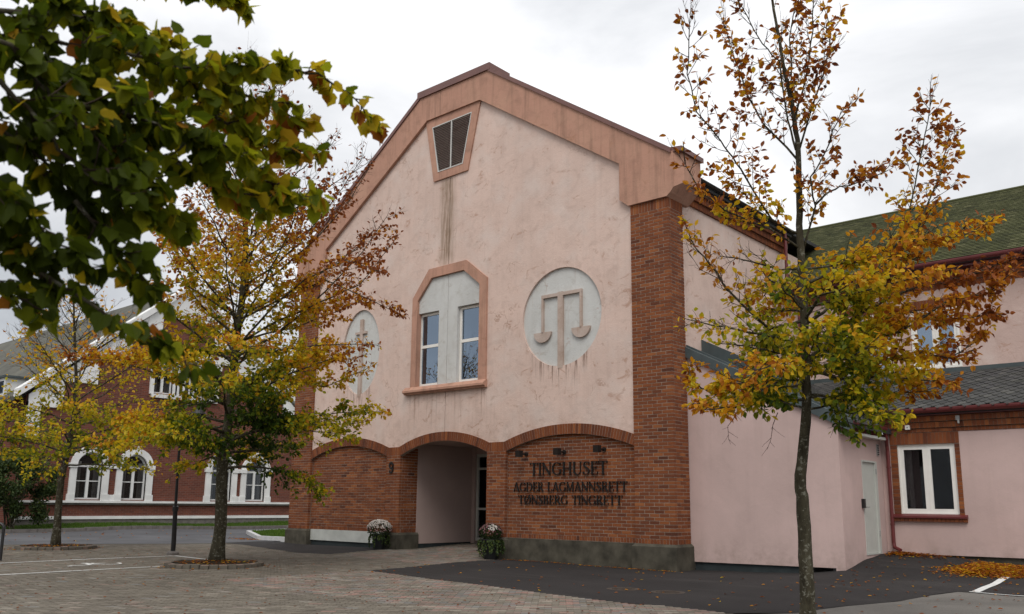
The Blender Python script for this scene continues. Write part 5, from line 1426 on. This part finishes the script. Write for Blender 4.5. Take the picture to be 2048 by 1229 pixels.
T1_LIMBS = [
  [(6.61,-8.11,5.74),(6.61,-8.16,6.25),(6.61,-8.19,6.71),(6.62,-8.22,7.22),(6.70,-8.18,7.69),(6.78,-8.15,8.16)],
  [(6.53,-7.90,4.60),(6.73,-7.96,5.10),(6.76,-8.12,5.41),(6.96,-8.12,5.71),(7.13,-8.16,6.01),(7.35,-8.12,6.22)],
  [(6.71,-7.88,5.15),(6.81,-7.74,5.32),(6.90,-7.57,5.41),(7.17,-7.27,5.53),(7.33,-7.06,5.68)],
  [(6.52,-7.95,4.78),(6.31,-8.28,4.94),(6.14,-8.64,5.43),(6.10,-8.82,5.63),(6.04,-9.00,5.77),(5.90,-9.30,6.09),(5.90,-9.50,6.49),(6.01,-9.62,7.03)],
  [(6.60,-8.11,5.68),(6.30,-8.32,6.15),(6.12,-8.40,6.58),(5.99,-8.49,7.13),(5.90,-8.49,7.51)],
  [(6.60,-8.14,5.80),(6.60,-8.32,6.13),(6.62,-8.56,6.79),(6.52,-8.79,6.97),(6.39,-9.12,7.43)],
  [(6.63,-8.11,5.80),(6.86,-7.93,6.65),(6.96,-7.79,7.15),(6.94,-7.75,7.66)],
  [(6.63,-8.20,6.17),(6.83,-8.24,6.68),(6.96,-8.34,7.18),(7.08,-8.45,7.68)],
  [(6.44,-7.76,3.69),(6.74,-7.62,3.92),(6.91,-7.56,4.01),(7.20,-7.44,4.25),(7.39,-7.39,4.47),(7.57,-7.37,4.78),(7.68,-7.42,5.06),(7.86,-7.47,5.68),(8.00,-7.54,6.15)],
  [(7.33,-7.19,4.53),(7.54,-6.89,4.77),(7.64,-6.73,5.18),(7.80,-6.54,5.66),(7.89,-6.41,6.09)],
  [(6.40,-7.69,3.27),(6.79,-7.53,3.46),(7.37,-7.18,3.58),(7.57,-7.17,3.67),(7.92,-7.06,3.92),(8.27,-6.90,3.96),(8.46,-6.90,4.10)],
  [(6.39,-7.65,3.09),(6.84,-7.09,3.21),(7.33,-6.51,3.43),(7.62,-6.05,3.39),(7.90,-5.66,3.65)],
  [(6.43,-7.71,3.45),(6.86,-7.38,3.76),(7.31,-7.04,4.08),(7.74,-6.68,4.27),(8.12,-6.35,4.37),(8.41,-6.11,4.53)],
  [(6.37,-7.62,2.85),(6.81,-7.57,2.76),(7.13,-7.64,2.73),(7.33,-7.78,2.53)],
  [(6.37,-7.62,2.85),(6.63,-7.58,2.71),(6.81,-7.61,2.58),(6.92,-7.69,2.36)],
  [(6.44,-7.77,3.75),(6.06,-7.94,3.65),(5.70,-8.24,4.12),(5.51,-8.37,4.50),(5.34,-8.43,4.72),(5.24,-8.46,5.04)],
  [(6.42,-7.72,3.45),(6.06,-8.19,3.55),(5.79,-8.58,3.61),(5.51,-8.97,3.68)],
  [(6.37,-7.64,2.97),(5.97,-7.94,2.94),(5.63,-8.16,2.80),(5.48,-8.26,2.85),(5.33,-8.36,2.94),(5.22,-8.44,3.05),(5.21,-8.44,3.20)],
  [(6.35,-7.61,2.79),(6.12,-8.13,2.75),(5.90,-8.60,2.64),(5.74,-9.04,2.58)],
  [(6.49,-7.88,4.36),(6.21,-7.87,4.41),(5.85,-7.95,4.55),(5.55,-7.97,4.67)],
  [(6.51,-7.92,4.60),(6.28,-8.27,4.81),(5.93,-8.73,5.02),(5.76,-9.03,5.20),(5.70,-9.25,5.49)],
  [(6.48,-7.84,4.17),(6.78,-7.40,4.44),(7.17,-6.88,4.71),(7.52,-6.38,4.90),(7.87,-5.86,5.02),(8.13,-5.46,5.28)],
  [(6.39,-7.67,3.15),(6.67,-7.92,3.33),(7.01,-8.03,3.16),(7.35,-8.21,3.28)],
  [(6.40,-7.68,3.21),(6.06,-7.49,3.46),(5.75,-7.25,3.59),(5.37,-7.05,3.60)],
  [(6.37,-7.64,2.97),(6.46,-8.17,3.08),(6.48,-8.74,3.07),(6.49,-9.29,2.94)],
  [(6.40,-7.69,3.27),(6.48,-7.07,3.60),(6.53,-6.47,3.89),(6.64,-5.79,4.06)],
  [(6.44,-7.77,3.75),(6.75,-8.01,3.98),(7.05,-8.19,3.96),(7.35,-8.38,3.99)],
  [(6.45,-7.79,3.87),(6.22,-7.62,4.19),(5.92,-7.47,4.34),(5.63,-7.24,4.22)],
  [(6.38,-7.65,3.03),(6.26,-8.15,2.98),(6.20,-8.57,2.82),(6.13,-9.05,2.89)],
  [(6.39,-7.67,3.15),(6.79,-7.49,3.01),(7.21,-7.33,3.05),(7.61,-7.17,2.98),(7.87,-7.13,2.90)],
  [(6.42,-7.70,3.39),(6.91,-7.21,3.53),(7.30,-6.86,3.92),(7.73,-6.36,3.82),(8.15,-5.91,3.90)],
]
T1_BARE = [
  [(5.73,-8.14,2.71),(5.65,-8.17,2.54),(5.59,-8.20,2.46),(5.58,-8.17,2.30),(5.59,-8.14,2.24)],
  [(6.07,-7.82,2.63),(6.01,-7.84,2.48),(5.97,-7.83,2.30),(5.92,-7.84,2.18)],
  [(5.72,-8.52,4.23),(5.58,-8.76,4.33),(5.54,-8.92,4.49),(5.55,-9.04,4.64)],
]
LIME_LIMBS = [
  [(7.27,-17.28,3.15),(7.39,-17.06,3.09),(7.37,-16.97,3.06),(7.33,-16.89,3.00),(7.31,-16.80,2.98),(7.29,-16.71,2.94),(7.25,-16.64,2.92),(7.26,-16.51,2.83),(7.23,-16.40,2.72)],
  [(6.99,-17.15,3.24),(7.12,-16.88,3.29),(7.17,-16.68,3.31),(7.25,-16.44,3.33),(7.22,-16.31,3.35),(7.19,-16.18,3.40),(7.18,-16.03,3.37),(7.17,-15.87,3.37),(7.14,-15.74,3.39),(7.09,-15.60,3.34)],
  [(7.20,-16.19,3.39),(7.23,-16.02,3.47),(7.26,-15.85,3.52),(7.31,-15.66,3.55),(7.32,-15.48,3.51),(7.29,-15.34,3.46),(7.23,-15.23,3.44)],
  [(7.21,-16.76,3.02),(7.26,-16.57,3.03),(7.29,-16.39,3.04),(7.28,-16.25,3.04),(7.30,-16.07,3.02),(7.25,-15.94,2.98),(7.25,-15.78,2.93),(7.27,-15.61,2.93)],
  [(7.36,-16.90,2.99),(7.33,-16.66,2.82),(7.25,-16.52,2.82),(7.14,-16.39,2.79),(7.05,-16.24,2.71),(6.94,-16.11,2.70)],
  [(7.00,-17.12,2.61),(7.15,-16.91,2.46),(7.24,-16.76,2.30),(7.35,-16.59,2.19),(7.37,-16.52,2.13),(7.41,-16.44,2.10),(7.46,-16.36,2.07),(7.48,-16.29,2.02)],
  [(6.87,-17.18,3.52),(7.02,-16.98,3.52),(7.10,-16.84,3.49),(7.17,-16.71,3.46),(7.20,-16.60,3.43)],
  [(6.90,-16.56,3.83),(7.02,-16.32,3.85),(7.08,-16.14,3.86),(7.08,-16.00,3.87),(7.03,-15.92,3.88)],
  [(7.15,-17.19,2.89),(7.22,-16.98,2.83),(7.23,-16.81,2.74),(7.20,-16.68,2.65),(7.17,-16.57,2.60)],
  [(7.25,-17.20,2.71),(7.31,-17.02,2.60),(7.32,-16.88,2.51),(7.31,-16.76,2.41),(7.27,-16.69,2.39)],
  [(6.86,-17.05,2.42),(6.91,-16.86,2.34),(6.90,-16.72,2.28),(6.85,-16.62,2.23)],
  [(7.06,-16.63,3.04),(7.14,-16.38,2.97),(7.21,-16.13,2.91),(7.19,-15.97,2.85),(7.22,-15.78,2.89)],
  [(7.06,-16.98,3.37),(7.09,-16.77,3.44),(7.11,-16.56,3.48),(7.08,-16.39,3.52),(7.01,-16.25,3.51)],
  [(7.13,-16.38,3.39),(7.05,-16.17,3.33),(6.97,-15.97,3.33),(6.90,-15.77,3.34)],
  [(7.02,-16.84,3.21),(7.10,-16.67,3.21),(7.17,-16.50,3.17),(7.22,-16.34,3.10),(7.27,-16.18,3.02)],
  [(7.35,-17.04,2.96),(7.36,-16.89,2.84),(7.35,-16.77,2.74),(7.38,-16.63,2.66),(7.36,-16.54,2.61)],
  [(7.30,-16.72,2.61),(7.28,-16.61,2.51),(7.27,-16.50,2.43),(7.25,-16.40,2.37),(7.22,-16.32,2.31)],
  [(7.12,-16.26,3.40),(7.12,-16.08,3.24),(7.15,-15.91,3.17),(7.18,-15.74,3.16),(7.19,-15.60,3.18)],
]
T2_TRUNK = [
  [(-8.25,-6.78,0.08),(-8.08,-6.84,0.95),(-7.84,-7.05,2.66),(-7.69,-7.06,3.24),(-7.37,-7.20,4.95),(-7.11,-7.26,6.10),(-6.93,-7.38,7.24),(-6.78,-7.54,8.39),(-6.70,-7.68,9.30),(-6.62,-7.84,10.22),(-6.56,-7.96,10.90)],
]
T3_TRUNK = [
  [(-16.16,-7.23,0.09),(-15.98,-7.32,1.05),(-15.80,-7.40,2.04),(-15.52,-7.40,3.04),(-15.32,-7.43,3.89),(-15.16,-7.53,4.88),(-15.07,-7.70,5.87),(-14.98,-7.86,6.86),(-14.92,-7.98,7.56)],
]
T2_LIMBS = [
  [(-7.33,-7.21,5.07),(-6.37,-6.70,5.62),(-5.51,-6.24,5.99),(-4.65,-5.79,6.36),(-3.83,-5.51,7.33)],
  [(-7.10,-7.26,6.10),(-6.53,-6.67,6.85),(-5.89,-6.06,7.72),(-5.42,-5.59,8.62),(-5.06,-5.25,9.58)],
  [(-7.39,-7.17,4.73),(-6.23,-6.75,4.90),(-5.12,-6.33,4.95),(-4.02,-5.89,4.89)],
  [(-7.49,-7.14,4.27),(-6.79,-6.33,4.36),(-6.15,-5.50,4.16),(-5.43,-4.77,4.66)],
  [(-7.62,-7.10,3.58),(-6.52,-6.45,3.39),(-5.63,-5.98,3.21),(-4.69,-5.53,3.25)],
  [(-6.95,-7.35,7.01),(-6.56,-6.99,7.69),(-6.18,-6.59,8.14),(-5.67,-6.15,8.89)],
  [(-7.20,-7.23,5.64),(-7.37,-7.92,6.02),(-7.54,-8.59,6.32),(-7.61,-9.06,6.13)],
  [(-7.39,-7.17,4.73),(-8.22,-7.61,4.99),(-9.08,-8.04,5.15),(-9.79,-8.21,4.83)],
  [(-7.58,-7.12,3.81),(-7.92,-7.91,3.64),(-8.15,-8.61,3.48),(-8.34,-9.23,3.11)],
  [(-7.69,-7.07,3.24),(-8.56,-7.51,3.01),(-9.48,-8.00,2.84),(-10.08,-8.27,2.91)],
  [(-7.36,-7.21,4.95),(-6.33,-7.01,5.80),(-5.34,-6.80,6.38),(-4.32,-6.50,6.73),(-3.49,-6.19,6.37)],
  [(-7.20,-7.23,5.64),(-6.70,-6.52,6.18),(-6.08,-5.71,6.73),(-5.55,-4.75,6.33),(-5.27,-4.02,6.05)],
  [(-7.58,-7.12,3.81),(-6.76,-7.10,3.75),(-5.90,-7.09,3.80),(-5.10,-7.14,3.96)],
  [(-7.65,-7.09,3.47),(-6.93,-6.97,3.32),(-6.17,-6.81,3.18),(-5.50,-6.73,3.04)],
  [(-7.55,-7.12,3.92),(-7.38,-6.62,4.32),(-7.19,-6.07,4.61),(-7.08,-5.60,4.90)],
  [(-7.61,-7.08,3.58),(-7.03,-7.17,3.42),(-6.27,-7.15,3.49),(-5.51,-7.16,3.66)],
]

# ================================================================== TREES
# --- near right beech
TR1 = thing('beech_tree', (6.06, -7.19, 0), 'slim autumn tree in front of the pink annex, orange and yellow leaves', 'tree', 'young street trees')
trunk(TR1, T1_TRUNK[0], .098, .012)
ax1 = [Vector(p) for p in T1_TRUNK[0]]
def axis_r(ax, p):
    best = 9
    for k in range(len(ax) - 1):
        if ax[k].z <= p.z <= ax[k + 1].z:
            t = (p.z - ax[k].z) / max(1e-6, ax[k + 1].z - ax[k].z); q = ax[k].lerp(ax[k + 1], t); return math.hypot(p.x - q.x, p.y - q.y)
    q = ax[-1] if p.z > ax[-1].z else ax[0]
    return math.hypot(p.x - q.x, p.y - q.y)
RC = Vector((RIGHT.x, RIGHT.y, 0)).normalized()
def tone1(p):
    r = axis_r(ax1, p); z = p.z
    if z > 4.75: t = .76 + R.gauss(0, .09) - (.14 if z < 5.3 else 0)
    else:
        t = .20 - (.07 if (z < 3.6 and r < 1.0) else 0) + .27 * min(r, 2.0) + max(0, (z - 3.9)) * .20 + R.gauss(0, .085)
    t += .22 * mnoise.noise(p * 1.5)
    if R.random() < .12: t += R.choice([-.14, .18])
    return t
def dens1(p):
    z = p.z
    n = mnoise.noise(p * 1.6)
    d = 1.0 if z < 4.5 else (.9 if z < 5.3 else .78 if z < 6.6 else .7)
    s = (p - ax1[8]).dot(RC)
    if s < -.45 and 3.3 < z < 4.9: d *= .30
    if abs(s) < .5 and z > 4.6: d *= .75
    return d * (1.0 if n > -.12 else .35)
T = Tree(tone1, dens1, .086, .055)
for k, l in enumerate(T1_LIMBS):
    up = l[0][2] > 4.55
    T.limb(l, .022 if not up else .015, sec=.08, seclen=.54 if not up else .48, gap=.034 if not up else .042, start=.10, up=.10 if not up else .35, sub=4 if not up else 3)
for k in range(9):
    z = 2.75 + 1.4 * k / 8; q = min(range(len(ax1)), key=lambda i: abs(ax1[i].z - z)); a = k * 2.4 + .5
    d = Vector((math.cos(a), math.sin(a), 0)); L = R.uniform(.9, 1.5) * (1.15 if d.dot(RIGHT) > 0 else .85); p0 = ax1[q]
    T.limb([p0, p0 + d * L * .35 + Vector((0, 0, .10)), p0 + d * L * .7 + Vector((0, 0, .16)), p0 + d * L + Vector((0, 0, .2))], .016, sec=.08, seclen=.45, gap=.032, start=.15, up=.08, sub=3)
for l in T1_BARE: T.bare(l)
for k in (14, 15, 16, 17):
    T.spray(ax1[k], Vector((R.uniform(-.3, .3), R.uniform(-.3, .3), 1)), .7, 3)
for l in (T1_LIMBS[3], T1_LIMBS[4], T1_LIMBS[5], T1_LIMBS[8], T1_LIMBS[9], T1_LIMBS[20]):
    a, b_ = Vector(l[-2]), Vector(l[-1]); T.spray(b_, (b_ - a).normalized() + Vector((0, 0, .4)), .5, 4)
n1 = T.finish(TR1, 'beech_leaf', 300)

# --- procedural street trees
def auto_tree(root, ax, r0, prof, tone, dens, nl, leafL, leafW, z0, sec=.24, gap=.055, seclen=.8, sub=2, az0=0.0):
    trunk(root, ax, r0, .015)
    ax = [Vector(p) for p in ax]; T = Tree(tone, dens, leafL, leafW)
    top = ax[-1].z; ga = 2.39996
    for k in range(nl):
        t = (k + .5) / nl; z = z0 + (top - .4 - z0) * t ** 1.05
        for q in range(len(ax) - 1):
            if ax[q].z <= z <= ax[q + 1].z: break
        p = ax[q].lerp(ax[q + 1], (z - ax[q].z) / (ax[q + 1].z - ax[q].z))
        a = az0 + k * ga + R.uniform(-.3, .3); d = Vector((math.cos(a), math.sin(a), 0))
        L = prof(z, d) * R.uniform(.8, 1.12)
        if L < .2: continue
        rise = -.02 + .85 * ((z - z0) / (top - z0)); pts = [p]; dirn = (d + Vector((0, 0, rise + .25))).normalized()
        for s in range(5):
            dirn = (dirn + rv() * .13 + (Vector((0, 0, -.07)) if t < .3 else Vector((0, 0, .05)))).normalized(); pts.append(pts[-1] + dirn * (L / 5))
        T.limb(pts, max(.012, r0 * .27 * (1 - .6 * t)), sec=sec, seclen=seclen * min(1, .45 + L / 4), gap=gap, start=.18, up=.12 + .3 * t, sub=sub)
    return T, ax
RC = Vector((RIGHT.x, RIGHT.y, 0)).normalized()
TR2 = thing('beech_tree', (-8.25, -6.78, .08), 'tall autumn tree left of the courthouse with dark green lower leaves', 'tree', 'young street trees')
ax2 = [Vector(p) for p in T2_TRUNK[0]]
def lerp_tab(tab, z):
    if z <= tab[0][0]: return tab[0][1]
    for (a, b_), (c, d) in zip(tab[:-1], tab[1:]):
        if a <= z <= c: return b_ + (d - b_) * (z - a) / (c - a)
    return tab[-1][1]
def prof2(z, d):
    base = lerp_tab([(2.2, 2.5), (3.0, 3.2), (4.0, 3.5), (5.2, 3.6), (6.5, 3.3), (8.0, 2.3), (9.5, 1.5), (11, .8)], z)
    s = d.dot(RC)
    return base * (1.0 + .25 * s if z > 4.4 else 1.0 + .02 * s)
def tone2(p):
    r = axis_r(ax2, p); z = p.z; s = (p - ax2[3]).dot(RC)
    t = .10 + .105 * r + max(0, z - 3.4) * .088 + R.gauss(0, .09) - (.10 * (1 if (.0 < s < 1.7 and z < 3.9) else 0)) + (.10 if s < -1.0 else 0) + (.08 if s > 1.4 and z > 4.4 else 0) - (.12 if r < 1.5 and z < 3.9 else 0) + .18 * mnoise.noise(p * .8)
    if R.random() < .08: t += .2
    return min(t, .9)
def dens2(p):
    n = mnoise.noise(p * .9); z = p.z
    d = 1.0 if z < 4.3 else .92 if z < 5.3 else .72 if z < 6.5 else .50 if z < 7.7 else .26 if z < 8.8 else .08
    return d * (1 if n > -.1 else .35)
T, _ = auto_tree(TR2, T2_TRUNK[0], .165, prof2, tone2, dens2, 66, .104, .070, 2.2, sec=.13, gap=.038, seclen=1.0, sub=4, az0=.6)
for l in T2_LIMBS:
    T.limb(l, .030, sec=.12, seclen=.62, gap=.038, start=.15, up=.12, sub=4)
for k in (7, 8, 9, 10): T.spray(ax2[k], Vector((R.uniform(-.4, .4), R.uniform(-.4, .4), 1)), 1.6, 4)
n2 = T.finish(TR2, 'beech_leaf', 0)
TR3 = thing('beech_tree', (-16.16, -7.23, .09), 'small golden tree near the left edge in front of the brick hall', 'tree', 'young street trees')
ax3 = [Vector(p) for p in T3_TRUNK[0]]
def prof3(z, d):
    return lerp_tab([(2.4, 2.4), (3.3, 3.1), (4.2, 3.1), (5.0, 2.3), (6.2, 1.3), (7.6, .7)], z)
def tone3(p):
    r = axis_r(ax3, p); t = .20 + .085 * r + max(0, p.z - 3.2) * .09 + R.gauss(0, .085)
    return min(t, .78)
def dens3(p):
    n = mnoise.noise(p * .9); d = .66 if p.z < 4.2 else .36 if p.z < 5.0 else .12
    return d * (1 if n > -.1 else .4)
T, _ = auto_tree(TR3, T3_TRUNK[0], .125, prof3, tone3, dens3, 46, .11, .074, 2.4, sec=.14, gap=.042, seclen=1.0, sub=4, az0=1.1)
for k in (6, 7, 8): T.spray(ax3[k], Vector((R.uniform(-.4, .4), R.uniform(-.4, .4), 1)), 1.2, 4)
n3 = T.finish(TR3, 'beech_leaf', 0)

# --- lime tree beside the viewer: trunk left of the frame, its branches hang into the picture
TR4 = thing('lime_tree', (5.4, -17.9, 0), 'near lime tree whose dark green leafy boughs fill the upper left corner', 'tree')
trunk(TR4, [(5.4, -17.9, -.05), (5.45, -17.88, 1.0), (5.5, -17.9, 2.0), (5.6, -17.85, 3.2), (5.6, -17.8, 4.6), (5.7, -17.8, 6.0)], .2, .08)
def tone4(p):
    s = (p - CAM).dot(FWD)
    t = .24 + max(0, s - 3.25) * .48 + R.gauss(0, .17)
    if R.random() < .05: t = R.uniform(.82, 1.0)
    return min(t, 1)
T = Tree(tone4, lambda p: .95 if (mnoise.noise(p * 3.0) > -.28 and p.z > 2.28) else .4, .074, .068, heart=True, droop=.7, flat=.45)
LSEC = {2: .12, 3: .15, 5: .12, 6: .12, 7: .06, 12: .12, 16: .15, 17: .13}
for k, l in enumerate(LIME_LIMBS):
    T.limb(l, .011, sec=.050, seclen=LSEC.get(k, .18), gap=.028, start=.0, up=.0, sub=2, r1=.002, n=5)
for l in LIME_LIMBS:
    s_ = Vector(l[0])
    if s_.x < 7.2 and s_.y < -16.9:
        h = Vector((5.55, -17.85, max(2.0, min(5.5, s_.z - .25)))); mid = h.lerp(s_, .5) + Vector((0, 0, .15))
        T.wood.tube([h, mid, s_], [.045, .028, .012], 7)
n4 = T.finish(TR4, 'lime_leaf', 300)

# --- bush and climber by the brick hall
def bush(name, c, rx, ry, rz, n, L, label, tone0, mat='bush_leaf', cat='bush'):
    root = thing(name, (c[0], c[1], c[2] - rz), label, cat)
    st_ = MB()
    for k in range(14):
        a = R.uniform(0, 6.28); tip = Vector((c[0] + rx * .7 * math.cos(a), c[1] + ry * .7 * math.sin(a), c[2] + rz * R.uniform(-.2, .7)))
        st_.tube([(c[0] + R.uniform(-.25, .25), c[1] + R.uniform(-.25, .25), c[2] - rz), Vector(c).lerp(tip, .4), tip], [.025, .018, .006], 5)
    st_.build('stems', 'bark', root)
    m = MB(); cl = []
    for k in range(60):
        v = rv() * R.uniform(.55, 1.0); cl.append(Vector((c[0] + v.x * rx, c[1] + v.y * ry, c[2] + v.z * rz)))
    for k in range(n):
        q = R.choice(cl); p = q + rv() * R.uniform(0, .36) * min(rx, rz); leaf(m, p, rv(), (rv() + Vector((0, 0, .6))).normalized(), L * R.uniform(.7, 1.2), L * .55, max(0, min(1, R.gauss(tone0, .2))))
    m.build('foliage', mat, root, kind='stuff')
bush('bush', (-29.3, -3.85, 1.85), 1.1, 1.75, 1.6, 13000, .12, 'round dark green bush against the brick hall at the left edge', .55)
bush('climber', (-30.9, -4.3, 4.0), .6, 1.3, 1.6, 4500, .13, 'yellow-green climbing shrub above the bush at the left edge', .35, 'beech_leaf', 'shrub')

# ================================================================== PLANTERS
def planter(x, y, label, pr, ph, dome_r, dome_z, ptone, nfl, trail, white):
    z = gzc(x, y); root = thing('planter', (x, y, z), label, 'flower pot', 'flower pots by the entrance')
    MB().lathe((x, y, z), [(pr * .72, 0), (pr, ph), (pr * 1.06, ph), (pr * 1.06, ph + .03), (pr * .92, ph + .03), (pr * .9, ph - .04), (.01, ph - .04)], 22).build('pot', 'pot', root)
    g = MB(); c = Vector((x, y, z + dome_z))
    for k in range(1500):
        v = rv(); p = c + Vector((v.x * dome_r, v.y * dome_r, v.z * dome_r * .72)) * R.uniform(.55, .97)
        leaf(g, p, (v + rv() * .7).normalized(), rv(), .045, .022, R.random() * .6)
    for k in range(trail):
        a = R.uniform(0, 6.28); p = Vector((x + pr * math.cos(a), y + pr * math.sin(a), z + ph + .02)); d = Vector((math.cos(a), math.sin(a), -.2))
        L = R.uniform(.35, 1.0) * ph
        for q in range(int(L / .022)):
            d = (d * .80 + Vector((0, 0, -1)) * .26 + rv() * .16).normalized(); p = p + d * .022
            if p.z < z + .02: break
            leaf(g, p, (d + rv()).normalized(), (Vector((math.cos(a), math.sin(a), .3)) + rv() * .6).normalized(), .055, .04, R.random())
    g.build('foliage', 'bush_leaf', root, kind='stuff')
    fl = MB()
    for k in range(nfl):
        v = rv()
        if v.z < -.25: v.z = -v.z
        wsel = white(v); p = c + Vector((v.x * dome_r, v.y * dome_r, v.z * dome_r * .74)) * R.uniform(.96, 1.05)
        if wsel is None: continue
        t1 = v.cross(rv()).normalized(); t2 = v.cross(t1); i = len(fl.v); rr = R.uniform(.016, .024)
        fl.v.append(tuple(p + v * .006))
        for q in range(10):
            w = math.pi * 2 * q / 10; r_ = rr if q % 2 else rr * .6; fl.v.append(tuple(p + (t1 * math.cos(w) + t2 * math.sin(w)) * r_ + v * (.010 if q % 2 else 0)))
        tn = max(0, min(1, wsel + R.gauss(0, .1)))
        for q in range(10): fl.face((i, i + 1 + q, i + 1 + (q + 1) % 10), tn)
    fl.build('flowers', 'petal', root, kind='stuff')
planter(-9.98, -.40, 'flower pot with dome of white chrysanthemums under the figure 9', .22, .42, .37, .60, .9, 700, 34, lambda v: .85 if v.z > .12 else (.45 if R.random() < .5 else None))
planter(-5.50, -.33, 'flower pot with fading pink flowers and trailing ivy right of the entrance', .26, .50, .31, .70, .3, 420, 60, lambda v: (.97 if (v - Vector((.62, -.45, .62))).length < .42 else .16 if R.random() < .4 else None))

# ================================================================== FALLEN LEAVES
fl = MB()
def fallen(x, y, dz=0, L=.075, tone=None):
    z = gzc(x, y) + .012 + dz; a = R.uniform(0, 6.28)
    leaf(fl, Vector((x, y, z)), Vector((math.cos(a), math.sin(a), R.uniform(-.1, .25))), (Vector((0, 0, 1)) + rv() * .35), L * R.uniform(.7, 1.1), L * .6, R.gauss(.78, .12) if tone is None else tone)
for k in range(900):
    x = R.uniform(-14, 4.6); y = R.uniform(-14, -3)
    if inpoly(x, y, PAVE): fallen(x, y, 0, .055, min(1, R.gauss(.92, .08)))
for k in range(120): fallen(R.uniform(-5, 5.2), R.uniform(-6, -.3))
for k in range(150): fallen(R.uniform(3.7, 8), R.uniform(-2.2, 3.2))
for k in range(500): fallen(3.75 + abs(R.gauss(0, .55)), 3.25 - abs(R.gauss(0, .28)), R.uniform(0, .04))
for k in range(260): fallen(R.uniform(-5.2, .1), -.17 - abs(R.gauss(0, .05)), 0, .06)
for k in range(120): fallen(R.uniform(-7.2, -6.0), R.uniform(2.4, 3.1), 0, .07)
for cx, cy in ((-7.6, -7.2), (-16.15, -7.2)):
    for k in range(260):
        a = R.uniform(0, 6.28); r = R.uniform(.2, 1.35); fallen(cx + r * math.cos(a), cy + r * math.sin(a), .08 if r < .9 else .0, .07)
for k in range(120): fallen(R.gauss(-18.6, .35), R.gauss(.55, .2), 0, .08)
for k in range(80): fallen(R.uniform(-28, -20), R.uniform(-8, 4), 0, .1)
for k in range(60): fallen(R.uniform(4.8, 9), R.uniform(-6, -1.2))
tag(fl.build('fallen_leaves', 'beech_leaf', None, kind='stuff'), 'brown and orange leaves scattered over paving and asphalt', 'fallen leaves')
fl = MB()
for k in range(5200):
    u, v = R.gauss(0, .38), R.gauss(0, .38)
    if u * u + v * v > 2.2 or mnoise.noise(Vector((u * 2.3, v * 2.3, 3))) < -.35 + .5 * (u * u + v * v - .6): 
        if R.random() < .82: continue
    x = 6.10 + u * .9 + v * .35; y = 2.05 - u * .25 + v * 1.1
    h = max(0, 1 - (u * u + v * v) * 1.2) * .10
    fallen(x, y, R.uniform(0, max(.008, h)), .075, R.gauss(.72, .12))
tag(fl.build('leaf_pile', 'beech_leaf', None, kind='stuff'), 'heap of orange brown leaves across the white parking line', 'leaf pile')
print('leaves', n1, n2, n3, n4, 'blocks', len(blocks), 'bricks', len(BRK))
